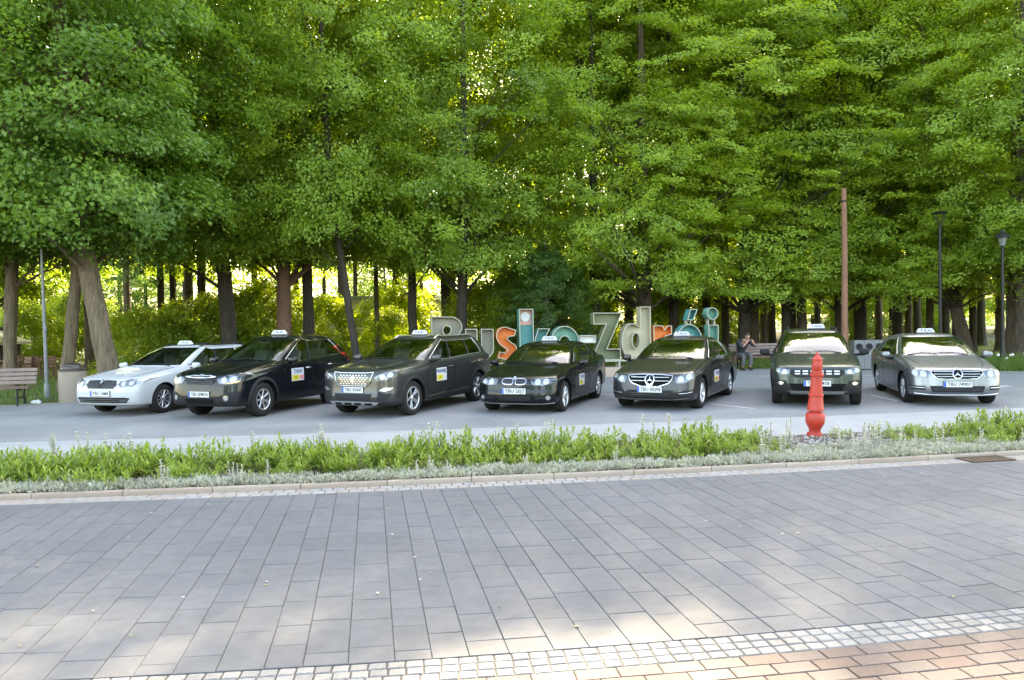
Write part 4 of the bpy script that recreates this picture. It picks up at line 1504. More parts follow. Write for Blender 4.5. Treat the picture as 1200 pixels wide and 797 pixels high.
M_LEAF_MAPLE = leaf_mat('maple_leaf', (0.082, 0.165, 0.036), (0.195, 0.320, 0.064), (2.0, 1.8, 0.7), .48)
M_LEAF_LIME = leaf_mat('lime_leaf', (0.105, 0.184, 0.030), (0.255, 0.370, 0.056), (2.1, 1.8, 0.6), .48)
M_LEAF_BEAM = leaf_mat('hornbeam_leaf', (0.112, 0.190, 0.028), (0.275, 0.385, 0.054), (2.1, 1.8, 0.6), .48)
M_LEAF_DARK = leaf_mat('dark_leaf', (0.045, 0.100, 0.026), (0.110, 0.190, 0.046), (1.8, 1.8, 0.7))

def leaves(C, N, D, L, Wd, tint, fold=0.25):
    """diamond leaves: centres C, normals N, directions D, lengths L, widths Wd -> verts, tris, tints"""
    S = np.cross(D, N)
    S /= np.linalg.norm(S, axis=1, keepdims=True) + 1e-9
    D = np.cross(N, S)
    b = C - D * (L[:, None] * .5)
    t = C + D * (L[:, None] * .5) - N * (L[:, None] * .10)
    m = C + D * (L[:, None] * .02)
    l = m + S * (Wd[:, None] * .5) + N * (Wd[:, None] * fold)
    r = m - S * (Wd[:, None] * .5) + N * (Wd[:, None] * fold)
    n = len(C)
    V = np.stack([b, l, t, r], 1).reshape(-1, 3)
    o = np.arange(n)[:, None] * 4
    F = np.concatenate([o + np.array([[0, 2, 1]]), o + np.array([[0, 3, 2]])], 1).reshape(-1, 3)
    return V, F, np.repeat(tint, 4)

def leaf_mesh(name, V, F, T, m):
    me = mesh_np(name, V, F, m)
    a = me.attributes.new('tint', 'FLOAT', 'POINT')
    a.data.foreach_set('value', T.astype(np.float32))
    return me

def unit(a): return a / (np.linalg.norm(a, axis=-1, keepdims=True) + 1e-9)

def crown_mesh(name, m, seed, H, zb, Rm, nspray, per, leaf, size=(1.5, 1.1, .34), droop=.25, prof=None, hollow=.45, low=.95):
    """foliage as leafy sprays hung through the crown's volume"""
    g = np.random.default_rng(seed)
    prof = prof or [(0, .55), (.12, .9), (.35, 1.0), (.65, .85), (.88, .5), (1, .12)]
    pz, pr = [p[0] for p in prof], [p[1] for p in prof]
    u = g.random(nspray) ** low
    rad = np.interp(u, pz, pr) * Rm
    th = g.random(nspray) * 2 * np.pi
    # uneven outline: lobes per direction and height
    lob = 1 + .22 * np.sin(3 * th + 9 * u + seed) + .13 * np.sin(7 * th - 14 * u + 2 * seed)
    rho = rad * lob * (hollow + (1 - hollow) * g.random(nspray) ** .55)
    c = np.stack([rho * np.cos(th), rho * np.sin(th), zb + u * (H - zb)], 1)
    out = np.stack([np.cos(th), np.sin(th), np.zeros(nspray)], 1)
    tilt = droop + .25 * g.standard_normal(nspray)
    ax = unit(out - np.array([0, 0, 1]) * tilt[:, None] + .35 * g.standard_normal((nspray, 3)) * np.array([1, 1, .4]))
    up = unit(np.array([0, 0, 1]) + .15 * g.standard_normal((nspray, 3)) + .35 * out)
    sd = unit(np.cross(up, ax)); up = np.cross(ax, sd)
    sc = .7 + .6 * g.random(nspray)
    k = np.repeat(np.arange(nspray), per)
    n = len(k)
    a = g.random(n) ** .8 * 2 - 1
    bb = (g.random(n) * 2 - 1) * np.sqrt(np.clip(1 - a * a, 0, 1)) * (1 - .35 * np.clip(a, 0, 1))
    cc = g.standard_normal(n) * .40 - .35 * (a ** 2) * 1.0 - .5 * bb * bb
    P = c[k] + sc[k, None] * (ax[k] * (a * size[0] * .5)[:, None] + sd[k] * (bb * size[1] * .5)[:, None] + up[k] * (cc * size[2])[:, None])
    N = unit(up[k] * 1.0 + out[k] * .35 + .45 * g.standard_normal((n, 3)))
    D = unit(ax[k] + sd[k] * bb[:, None] * .8 + .5 * g.standard_normal((n, 3)) - np.array([0, 0, .35]))
    L = leaf * (.65 + .7 * g.random(n))
    tint = np.clip(.5 + .20 * g.standard_normal(nspray)[k] + .15 * g.standard_normal(n), 0, 1)
    V, F, T = leaves(P, N, D, L, L * (.62 + .25 * g.random(n)), tint)
    return leaf_mesh(name, V, F, T, m), c

CROWNS = {}
def crown(key):
    if key in CROWNS: return CROWNS[key]
    if key == 'maple': r = crown_mesh('maple_crown', M_LEAF_MAPLE, 3, 23, 3.6, 5.0, 370, 270, .128, (2.5, 1.9, .40), .25, low=1.25)
    if key == 'lime': r = crown_mesh('lime_crown', M_LEAF_LIME, 5, 24, 3.6, 4.8, 400, 195, .115, (2.2, 1.6, .38), .38, low=1.35)
    if key == 'lime2': r = crown_mesh('lime_crown', M_LEAF_LIME, 11, 25, 4.2, 4.6, 330, 180, .120, (2.2, 1.6, .42), .42, hollow=.3, low=1.3)
    if key == 'beam': r = crown_mesh('hornbeam_crown', M_LEAF_BEAM, 8, 25, 2.6, 5.2, 470, 215, .115, (2.7, 1.7, .22), .30, [(0, .62), (.1, .95), (.3, 1.0), (.6, .9), (.85, .6), (1, .15)], low=1.5)
    if key == 'back': r = crown_mesh('wood_crown', M_LEAF_LIME, 21, 24, 6.5, 4.4, 150, 120, .17, (2.4, 1.8, .55), .3, hollow=.25)
    if key == 'dark': r = crown_mesh('dark_crown', M_LEAF_DARK, 33, 14, 1.6, 3.2, 380, 130, .11, (1.4, 1.0, .4), .5)
    if key == 'shrub': r = crown_mesh('shrub_crown', M_LEAF_BEAM, 41, 3.2, .15, 1.7, 150, 110, .10, (.95, .8, .4), .2, [(0, .8), (.4, 1), (.8, .7), (1, .3)], hollow=.3)
    if key == 'airy': r = crown_mesh('airy_crown', M_LEAF_LIME, 55, 33, 15, 5.6, 52, 420, .16, (3.6, 2.8, .42), .25, hollow=.2)
    CROWNS[key] = r
    return r

M_BARK = mat('brown_bark', (0.15, 0.112, 0.082), 0.95, var=(5, 0.65), bump=(9, 1.0))
M_BARKT = mat('tan_bark', (0.25, 0.185, 0.125), 0.95, var=(4, 0.6), bump=(8, 1.0))
M_BARKD = mat('dark_bark', (0.07, 0.056, 0.044), 0.95, var=(5, 0.6), bump=(9, 1.0))
for _m in (M_BARK, M_BARKT, M_BARKD):                     # stretch the relief along the stem
    nt = _m.node_tree
    tc = [n for n in nt.nodes if n.type == 'TEX_COORD'][0]
    [n for n in nt.nodes if n.type == 'BUMP'][0].inputs['Distance'].default_value = 0.09
    mp = nt.nodes.new('ShaderNodeMapping'); mp.inputs['Scale'].default_value = (3.0, 3.0, .45)
    nt.links.new(tc.outputs['Object'], mp.inputs['Vector'])
    for n in [n for n in nt.nodes if n.type == 'TEX_NOISE']: nt.links.new(mp.outputs[0], n.inputs['Vector'])

def trunk_mesh(seed, H, r0, lean=(0, 0), targets=None, m=None, nl=12, zb=4.0, fork=None, full=True):
    g = random.Random(seed)
    mb = MB()
    n = 26
    ph = [g.uniform(0, 6.28) for _ in range(6)]
    pts, rad = [], []
    for i in range(n + 1):
        t = (i / n) ** 1.15
        z = H * .86 * t
        j = .03 * r0 * 3 if i else 0
        cur = min(1, z / 6.0)
        pts.append(Vector((lean[0] * min(z, 7) + g.uniform(-j, j) + .25 * lean[0] * max(0, z - 7), lean[1] * min(z, 7) + g.uniform(-j, j), z - .1)))
        flare = 1 + .55 * math.exp(-z / .35)
        rad.append(r0 * flare * (1 - .80 * t))
    mb.tube(pts, rad, 22, jit=lambda i, k, t: 1 + .055 * math.sin(5 * t + ph[0] + .35 * i) + .045 * math.sin(9 * t + ph[1] - .5 * i) + .03 * math.sin(2 * t + ph[2] + .9 * i) + g.uniform(-.035, .035))
    def pos(z):
        for a, b in zip(pts[:-1], pts[1:]):
            if a.z <= z <= b.z:
                return a + (b - a) * ((z - a.z) / (b.z - a.z))
        return pts[-1]
    if targets is not None and nl:
        low = sorted(targets.tolist(), key=lambda p: p[2])
        pick = g.sample(low[: len(low) * 3 // 5], min(nl, len(low) * 3 // 5)) + g.sample(low, min(nl, len(low)))
        for p in pick:
            p = Vector(p)
            z0 = max(zb * .7, p.z - .55 * math.hypot(p.x, p.y) - g.uniform(.2, 1.2))
            a = pos(z0)
            mid = a.lerp(p, .5) + Vector((g.uniform(-.25, .25), g.uniform(-.25, .25), g.uniform(.0, .5)))
            r = r0 * (1 - z0 / H) * g.uniform(.20, .36)
            mb.tube([a, a.lerp(mid, .55) + Vector((0, 0, .06)), mid, mid.lerp(p, .6), p], [r, r * .8, r * .6, r * .38, r * .12], 6)
    if fork:
        z0, dx, dy, f = fork
        a = pos(z0)
        mb.tube([a - Vector((0, 0, .3)), a + Vector((dx * .25, dy * .25, .7)), a + Vector((dx * .6, dy * .6, 2.0)), a + Vector((dx, dy, 5.0))], [r0 * f, r0 * f * .95, r0 * f * .8, r0 * f * .5], 9)
    return mb.mesh('trunk', m or M_BARK, 60)

TREE_N = [100]
def tree(name, label, x, Y, r0, key, group=None, rz=None, sc=(1, 1), lean=(0, 0), m=None, fork=None, nl=12, cat='tree', dz=0.0):
    """x in world metres"""
    TREE_N[0] += 1
    g = random.Random(TREE_N[0])
    me, tg = crown(key)
    rz = g.uniform(0, 6.28) if rz is None else rz
    e = empty(name, (x, Y, -.05))
    tag(e, label, cat, group)
    top = max(p[2] for p in tg) * sc[1] + 1.2
    ca, sa = math.cos(rz), math.sin(rz)
    Tm = np.array([[ca, -sa, 0], [sa, ca, 0], [0, 0, 1]])
    off = np.array([lean[0] * 6, lean[1] * 6, dz])
    tt = (tg * np.array([sc[0], sc[0], sc[1]])) @ Tm.T + off
    if r0 > 0:
        obj('trunk', trunk_mesh(TREE_N[0], top, r0, lean, tt, m, nl, zb=float(tt[:, 2].min()), fork=fork), e)
    c = obj('crown', me, e, loc=tuple(off), rot=(0, 0, rz))
    c.scale = (sc[0], sc[0], sc[1])
    return e

def px(x, Y, y=395): return at(x, y, Y).x
# front row, the ones the photograph lets one tell apart
tree('maple_tree', 'tan leaning tree at the far left edge, behind the wooden bench', px(9, 24.5), 24.5, .20, 'maple', dz=1.0, rz=.4, lean=(.05, 0), m=M_BARKT, nl=10)
tree('maple_tree', 'forked slim tan tree behind the concrete litter bin', px(74, 24.0), 24.0, .19, 'maple', dz=1.0, rz=2.2, lean=(.13, 0), m=M_BARKT, fork=(3.2, -.25, .4, .6), nl=10, sc=(.95, 1.0))
tree('maple_tree', 'thick brown tree leaning left behind the white car bonnet', px(131, 22.6), 22.6, .30, 'maple', dz=1.0, rz=4.0, lean=(-.17, .02), m=M_BARKT, nl=16, sc=(1.05, 1.02))
tree('lime_tree', 'dark ivy-clad tree behind the white car roof', px(272, 29.5), 29.5, .30, 'lime', dz=1.1, rz=1.0, lean=(-.06, 0), m=M_BARKD, nl=14)
tree('lime_tree', 'thick reddish-brown tree behind the black SUV windscreen', px(334, 29.8), 29.8, .29, 'lime', dz=1.1, rz=3.1, m=mat('red_bark', (.19, .105, .07), .95, var=(3, .45), bump=(12, 1)), nl=14)
tree('lime_tree', 'dark straight tree right behind the black SUV roof', px(362, 31.0), 31.0, .24, 'lime2', dz=1.1, rz=.2, m=M_BARKD, nl=12)
tree('lime_tree', 'slim dark tree leaning left between the black SUV and the grey SUV', px(421, 27.5, 420), 27.5, .14, 'lime2', dz=1.1, rz=5.0, lean=(-.13, 0), m=M_BARKD, nl=12, sc=(.85, .95))
tree('lime_tree', 'dark tree trunk above the taxi sign of the grey SUV', px(484, 31.5), 31.5, .19, 'lime', dz=1.1, rz=4.4, m=M_BARKD, nl=12)
tree('lime_tree', 'dark trunk right behind the first letter of the sign', px(523, 33.5), 33.5, .22, 'lime2', dz=1.1, rz=2.0, m=M_BARKD, nl=12)
tree('lime_tree', 'tall dark tree leaning right behind the curve of the first letter', px(539, 30.0), 30.0, .22, 'lime', dz=1.1, rz=5.7, lean=(.04, 0), m=M_BARKD, nl=14, sc=(1, .84))
tree('dark_tree', 'low dark bushy tree behind the orange and teal letters', px(640, 29.5), 29.5, .20, 'dark', rz=1.0, m=M_BARKD, nl=5, sc=(.62, .34))
tree('lime_tree', 'dark trunk behind the hyphen of the sign', px(698, 33.0), 33.0, .25, 'lime', dz=1.1, rz=.9, m=M_BARKD, nl=14, sc=(1, .80))
tree('hornbeam_tree', 'brown tree with bare upper trunk showing, behind the tall letter d', px(756, 32.5), 32.5, .30, 'beam', rz=2.6, m=M_BARK, nl=18, dz=1.0, sc=(.95, .80))
tree('hornbeam_tree', 'broad leafy tree behind the man on the bench', px(872, 34.5), 34.5, .27, 'beam', rz=0.3, m=M_BARKD, nl=16, dz=1.0, sc=(1.05, .76))
tree('hornbeam_tree', 'broad leafy tree with low layered boughs behind the wooden pole', px(985, 35.0), 35.0, .28, 'beam', rz=4.1, m=M_BARKD, nl=16, dz=1.0, sc=(1.1, .72))
tree('hornbeam_tree', 'brown tree leaning left behind the silver saloon', px(1134, 33.0), 33.0, .28, 'beam', rz=1.7, lean=(-.22, 0), m=M_BARK, nl=16, dz=1.0, sc=(.95, .74))
tree('lime_tree', 'brown tree behind the lamp post at the right', px(1183, 31.5), 31.5, .19, 'lime2', dz=1.1, rz=1.1, lean=(.03, 0), m=M_BARK, nl=10, sc=(1, .80))
tree('lime_tree', 'thick brown tree cut by the right edge of the picture', px(1199, 29.5), 29.5, .26, 'lime', dz=1.1, rz=3.6, m=M_BARK, nl=12, sc=(.9, .78))
# woods behind: individuals nobody could single out
g = random.Random(5)
WOODS = [(105, 35, .22), (190, 36, .17), (204, 38, .18), (222, 34, .2), (238, 37, .22), (349, 39, .14), (442, 34, .11), (465, 43, .2), (590, 42, .2), (655, 40, .24), (672, 46, .2),
         (720, 41, .25), (800, 38, .22), (822, 44, .2), (850, 40, .22), (884, 37, .24), (905, 46, .22), (921, 35, .2), (940, 36, .24), (958, 48, .2), (1010, 37, .22), (1030, 45, .2), (1052, 39, .24), (1075, 48, .22),
         (1090, 36, .17), (1108, 42, .22), (1150, 44, .22), (1172, 38, .2), (870, 50, .22), (930, 53, .22), (985, 44, .2), (1000, 56, .22), (1045, 52, .2), (1065, 43, .18), (1120, 52, .22), (1140, 38, .17), (895, 41, .18), (775, 50, .2), (40, 44, .2), (150, 46, .22), (300, 47, .22), (400, 50, .22), (520, 52, .2)]
for i, (xx, Y, r0) in enumerate(WOODS):
    tree('wood_tree', 'low-crowned tree added deep in the wood to block the far glow', px(xx, Y), Y, r0, 'back', 'trees in the wood', m=(M_BARKD, M_BARK)[i % 3 == 0], nl=4, sc=(g.uniform(.85, 1.1), g.uniform(.9, 1.1)))
for i in range(26):
    Y = g.uniform(58, 78)
    x = -48 + i * 3.9 + g.uniform(-1.5, 1.5)
    tree('wood_tree', 'low-crowned tree added deep in the wood to block the far glow', x, Y, .22, 'back', 'trees in the wood', m=M_BARKD, nl=2, sc=(g.uniform(.95, 1.25), g.uniform(.85, 1.1)))
for i in range(16):
    Y = g.uniform(88, 100)
    x = -68 + i * 9 + g.uniform(-2, 2)
    tree('edge_tree', 'far bushy tree closing the view at the back of the wood', x, Y, .3, 'dark' if i % 3 == 0 else 'back', 'far edge of the wood', m=M_BARKD, nl=2, sc=(1.9, .95), dz=-4.6 if i % 3 else -1.0)
for i, (x, Y) in enumerate(((1.5, 37.5), (5.6, 36.4), (9.8, 38.4), (13.6, 37.0), (17.6, 38.6), (21.8, 37.2), (-3.0, 38.6), (7.4, 34.8), (3.2, 35.2), (5.2, 39.5), (8.2, 41.0), (1.0, 41))):  # thin crowns added to break the sun into flecks on the foreground
    tree('dapple_tree', 'tall thin-crowned tree added behind the front row to dapple the sunlight', x, Y, .24, 'airy', 'second-row trees added for dappled shade', m=M_BARKD, nl=8, sc=(1, .80 if 3 < x < 11 else .74 if Y > 39 else g.uniform(.64, .70)))
for i in range(12):  # further trees with lowered crowns, added to block the far glow
    Y = g.uniform(58, 84)
    tree('wood_tree', 'low-crowned tree added deep in the wood to block the far glow', px(800 + i * 36 + g.uniform(-10, 10), Y), Y, .22, 'back', 'trees in the wood', m=M_BARKD, nl=3, sc=(g.uniform(1.0, 1.3), .9), dz=-3.6)
# trees beyond the picture's right and left edges that shade the place
for i, (x, Y, k, s_) in enumerate(((22.5, 27.0, 'beam', .72), (27.0, 22.0, 'lime', .7), (-20.5, 25.5, 'maple', 1.0), (24, 33.5, 'lime', .78), (29.5, 29, 'lime2', .8), (33.5, 24.5, 'beam', .8), (-23, 33, 'lime', 1))):
    tree('unseen_tree', 'unseen leafy tree added behind the camera to darken reflections', x, Y, .25, k, 'trees beyond the edges of the picture', m=M_BARK, nl=6, sc=(s_, s_))
for i in (0, 1, 2, 4, 5, 6, 7):  # row added behind the camera, to darken reflections on the car fronts
    tree('unseen_tree', 'unseen leafy tree added behind the camera to darken reflections', -31 + i * 8.6 + g.uniform(-1, 1), -27 + g.uniform(-3, 3), .25, 'dark', 'trees beyond the edges of the picture', m=M_BARK, nl=4, sc=(1.35, .85))
# undergrowth
for i, (xx, Y, s_) in enumerate(((160, 31, .8), (215, 31.5, .9), (250, 33, 1.0), (300, 33, 1.1), (318, 35, 1.2), (455, 35, .8), (385, 38, 1.0), (470, 40, 1.2), (560, 34, 1.1), (600, 33, 1.2), (650, 33, 1.2), (690, 36, 1.1), (780, 37, 1.0), (845, 45, 1.0), (30, 38, 1.0), (90, 41, 1.2), (1000, 52, 1.3), (1080, 55, 1.4))):
    tree('shrub', 'green leafy shrub in the undergrowth between the trunks', px(xx, Y), Y, 0, 'shrub', 'undergrowth shrubs', sc=(s_, s_), cat='shrub')

# the far side of the wood, one unbroken mass of foliage down to the ground
def far_wood():
    g = np.random.default_rng(77)
    ns, per = 5200, 40
    c = np.stack([g.uniform(-130, 130, ns), g.uniform(104, 138, ns), 17 * g.random(ns) ** 1.2], 1)
    c[:, 2] *= 1 + .5 * np.sin(c[:, 0] * .21) * np.sin(c[:, 0] * .083 + 1)
    k = np.repeat(np.arange(ns), per)
    n = len(k)
    P = c[k] + g.standard_normal((n, 3)) * np.array([1.3, 1.0, .7])
    P[:, 2] = np.maximum(P[:, 2], .05)
    N = unit(np.array([0, -.3, 1]) + .7 * g.standard_normal((n, 3)))
    D = unit(g.standard_normal((n, 3)) - np.array([0, 0, .4]))
    L = .34 * (.7 + .6 * g.random(n))
    V, F, T = leaves(P, N, D, L, L * .75, np.clip(.5 + .25 * g.standard_normal(ns)[k] + .12 * g.standard_normal(n), 0, 1))
    o = obj('far_wood', leaf_mesh('far_wood', V, F, T, M_LEAF_DARK))
    tag(o, 'far wood edge closing the view as one mass of green', 'wood', kind='stuff')
far_wood()
# ------------------------------------------------------------------ town-name sign of box letters
M_TRIM = mat('cream_trim', (0.40, 0.385, 0.30), 0.5, var=(6, .12))
def lm(n, c): return mat(n, c, 0.55, var=(2.5, .14), bump=(60, .1))
M_TAUPE, M_ORANGE, M_TEAL, M_SEA = lm('taupe_paint', (.27, .25, .19)), lm('orange_paint', (.72, .20, .035)), lm('teal_paint', (.055, .25, .24)), lm('sea_green_paint', (.13, .32, .25))
M_OLIVE, M_CREAM, M_PALE, M_ROSE = lm('olive_paint', (.17, .185, .095)), lm('sand_paint', (.47, .42, .29)), lm('pale_paint', (.62, .60, .57)), lm('rose_paint', (.72, .34, .27))
M_STONE = mat('pink_plinth', (.50, .36, .27), .8, var=(5, .15), bump=(40, .3))
SIGN_Y, SIGN_A = 24.55, R(10)
sgn_root = empty('town_name_sign', (0, SIGN_Y, 0), SIGN_A)
tag(sgn_root, 'row of coloured box letters spelling the town name behind the cars', 'sign')
def su(p):
    k = (p - 600) / 891.9
    return (k * SIGN_Y / (1 - math.tan(SIGN_A) * k)) / math.cos(SIGN_A)
def sz(y, p):
    """height of photo row y at letter column p"""
    X = su(p) * math.cos(SIGN_A)
    return at(p, y, SIGN_Y + X * math.tan(SIGN_A)).z
def letter(outer, holes, m, panel=None, depth=.38, rec=.24, tw=.024, name='letter'):
    if area2(outer) < 0: outer = outer[::-1]
    holes = [h if area2(h) > 0 else h[::-1] for h in holes]
    loops = [(outer, -1)] + [(h, 1) for h in holes]
    V, F = [], []
    TV, TF = [], []
    def wall(poly, y0, y1):
        b = len(V); n = len(poly)
        for x, z in poly: V.append((x, y0, z)); V.append((x, y1, z))
        for i in range(n):
            a, c = b + 2 * i, b + 2 * ((i + 1) % n)
            F.append((a, c, c + 1, a + 1))
    for poly, s_ in loops:
        inn = grow(poly, s_ * tw)
        wall(poly, .001, depth)
        wall(inn, .001, rec)
        b = len(TV); n = len(poly)
        for (x, z), (x2, z2) in zip(poly, inn):
            TV.extend([(x, -.012, z), (x2, -.012, z2), (x, .012, z), (x2, .012, z2)])
        for i in range(n):
            a, c = b + 4 * i, b + 4 * ((i + 1) % n)
            TF.extend([(a, c, c + 1, a + 1), (a, a + 2, c + 2, c), (a + 1, c + 1, c + 3, a + 3)])
    # recessed panel and back plate
    for y in (rec, depth):
        vin, ed = [], []
        for poly, s_ in loops:
            b = len(vin)
            vin += [Vector(p) for p in poly]
            ed += [(b + i, b + (i + 1) % len(poly)) for i in range(len(poly))]
        vo, _, fo, _, _, _ = delaunay_2d_cdt(vin, ed, [], 1, 1e-6)
        keep = []
        for f in fo:
            cx = sum(vo[i].x for i in f) / 3; cz = sum(vo[i].y for i in f) / 3
            if not any(inside(h, cx, cz) for h in holes): keep.append(f)
        b = len(V)
        V += [(v.x, y, v.y) for v in vo]
        F += [tuple(i + b for i in f) for f in keep]
    o = obj(name, mesh_np(name, V, F, m), sgn_root)
    obj('trim', mesh_np('trim', TV, TF, M_TRIM), o)
    return o
def P2(pts): return [(su(p), sz(y, p)) for p, y in pts]
def arc(cx, cy, rx, ry, a0, a1, n=14): return [(cx + rx * math.cos(R(a0 + (a1 - a0) * i / n)), cy - ry * math.sin(R(a0 + (a1 - a0) * i / n))) for i in range(n + 1)]
letter(P2([(506, 371), (522, 371)] + arc(528, 383, 14, 12, 80, -75) + arc(529, 408, 15.5, 13, 75, -85) + [(506, 422)]), [P2(arc(524, 387, 4.6, 5, 0, 360, 14)[:-1]), P2(arc(524, 408, 5, 5, 0, 360, 14)[:-1])], M_TAUPE)
letter(P2([(545.5, 385.5), (559.5, 385.5), (559.5, 408), (562, 411), (564, 408), (564, 385.5), (578.5, 385.5), (578.5, 410)] + arc(562, 408, 16.5, 15, -12, -168, 12) + [(545.5, 408)]), [], M_TAUPE)
letter(P2([(605.5, 387), (603, 394), (597, 394.5), (594.5, 397), (600, 402)] + arc(595.5, 411, 10.5, 11, 50, -110, 10) + [(583, 420), (585, 412), (592, 413.5), (594.5, 410.5), (586, 404)] + arc(592, 394, 10.5, 11, 200, 60, 10)), [], M_ORANGE)
ko = letter(P2([(609, 362), (625.5, 362), (625.5, 422), (609, 422)]), [], M_TEAL)
MB().lathe([(.16, 0), (.16, .03)], 24, (su(617.3), .20, sz(371.5, 617)), Matrix.Rotation(R(90), 3, 'X')).build('sun_disc', M_PALE, ko, smooth=40)
MB().box((su(617.3), .224, sz(371.5, 617)), (su(625) - su(609.6), .02, sz(362.6, 617) - sz(381, 617))).build('rose_panel', M_ROSE, ko)
letter(P2([(631, 385), (645, 385), (636, 401), (646, 422), (631, 422), (626.5, 408), (626.5, 398)]), [], M_TEAL)
letter(P2(arc(662, 402, 17, 20, 0, 360, 28)[:-1]), [P2(arc(662, 402, 6.5, 8, 0, 360, 18)[:-1])], M_SEA)
letter(P2([(679.5, 393), (698.5, 393), (698.5, 402), (679.5, 402)]), [], M_PALE, rec=.12)
letter(P2([(695.7, 366.5), (729.5, 366.5), (711.5, 408.7), (727.2, 408.7), (727.2, 421.6), (695.5, 421.6), (695.5, 416), (710.3, 380.2), (695.7, 380.2)]), [], M_OLIVE)
letter(P2([(750.5, 359.3), (763, 359.3), (763, 421.6), (750.5, 421.6), (748.5, 419)] + arc(741.5, 400.5, 13, 21.5, -70, -290, 20) + [(750.5, 383)]), [P2(arc(745.5, 399.5, 4.2, 9, 0, 360, 18)[:-1])], M_CREAM)
letter(P2([(766, 381.5), (777, 381.5), (779, 386), (783, 381.5), (787.6, 381.5), (787.6, 392), (780, 394), (778, 399), (778, 421.6), (766, 421.6)]), [], M_ORANGE)
letter(P2(arc(808, 401, 15.5, 21, 0, 360, 28)[:-1]), [P2(arc(808, 401, 6, 8.5, 0, 360, 18)[:-1])], M_TEAL)
letter(P2([(809.5, 362.3), (818, 362.3), (813, 375.3), (805.5, 375.3)]), [], M_TEAL)
letter(P2([(830.5, 380.8), (842.2, 380.8), (842.2, 418)] + arc(832, 420, 9.5, 10, -20, -120, 8) + [(824, 429), (824, 420.5), (829, 419), (830.5, 414)]), [], M_SEA)
letter(P2(arc(835.5, 367.5, 6.6, 7.2, 0, 360, 22)[:-1]), [], M_SEA, tw=.022)
for p in (806.5, 811): MB().box((su(p), .19, sz(378, p)), (.03, .2, .22)).build('strut', M_TRIM, sgn_root)
for p in (832, 839): MB().box((su(p), .19, sz(377.5, p)), (.03, .2, .2)).build('strut', M_TRIM, sgn_root)
zb_ = sz(421.8, 710)
u0, u1 = su(503), su(846)
MB().box(((u0 + u1) / 2, .19, zb_ - .035), (u1 - u0, .40, .06), ch=.006).build('rail', M_TRIM, sgn_root)
MB().box(((u0 + u1) / 2, .19, .155), (u1 - u0 + .2, .75, .31), ch=.02).build('plinth', M_STONE, sgn_root)
k = 0
for u in np.linspace(u0 + .1, u1 - .1, 12):
    for y in (.03, .35): MB().box((u, y, (zb_ - .065 + .31) / 2), (.06, .05, zb_ - .065 - .31)).build('post', M_TRIM, sgn_root)

# ------------------------------------------------------------------ hydrant
M_RED = mat('hydrant_red', (.50, .032, .016), .45, var=(9, .0), col2=(.38, .03, .018), bump=(60, .25))
hp = at(954.5, 513)
hy = empty('fire_hydrant', (hp.x, hp.y, .03))
hy.rotation_euler = (0, R(2.6), 0)
tag(hy, 'tall tapered red fire hydrant standing in the flower bed', 'hydrant')
MB().lathe([(.115, -.05), (.115, .035), (.105, .05), (.085, .06), (.083, .085), (.10, .13), (.132, .19), (.142, .215), (.142, .33), (.132, .35), (.11, .365), (.085, .372), (.085, .388), (.125, .395), (.128, .415), (.12, .44), (.108, .55), (.100, .615), (.115, .622), (.115, .648), (.096, .655), (.088, .80), (.082, .93)], 28).build('barrel', M_RED, hy, smooth=40)
MB().lathe([(.102, .925), (.104, .930), (.104, .962), (.080, .970), (.080, 1.02), (.078, 1.10), (.073, 1.175), (.078, 1.18), (.078, 1.195), (.066, 1.205), (.040, 1.245), (.022, 1.265), (.019, 1.29), (.004, 1.30)], 28).build('head', M_RED, hy, smooth=40)
for a in (-111.5,):
    Mr = Matrix.Rotation(R(a), 3, 'Z') @ Matrix.Rotation(R(90), 3, 'Y')
    cap = MB().lathe([(.058, .05), (.058, .088), (.066, .090), (.066, .104), (.056, .112), (.022, .113), (.022, .128), (.001, .128)], 24, (0, 0, 1.08), Mr).build('outlet_cap', M_RED, hy, smooth=40)
for a in (-90,):
    MB().box((-.03, -.082, .90), (.028, .03, .055), ch=.006).build('drain_plug', M_RED, hy)
for i in range(6):
    t = R(60 * i)
    MB().lathe([(.012, .03), (.012, .055), (.001, .056)], 6, (.10 * math.cos(t), .10 * math.sin(t), 0)).build('bolt', M_RED, hy)

# ------------------------------------------------------------------ planting
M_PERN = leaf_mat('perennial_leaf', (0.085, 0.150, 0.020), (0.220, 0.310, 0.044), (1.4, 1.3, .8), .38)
M_WOOL = leaf_mat('woolly_leaf', (0.36, 0.36, 0.29), (0.56, 0.55, 0.46), (.95, .95, .8), .3)
M_CERA = leaf_mat('silver_leaf', (0.30, 0.31, 0.235), (0.52, 0.515, 0.42), (.95, .95, .8), .3)
M_GRASS = leaf_mat('grass_blade', (0.055, 0.115, 0.018), (0.14, 0.215, 0.036), (1.5, 1.4, .8), .35)

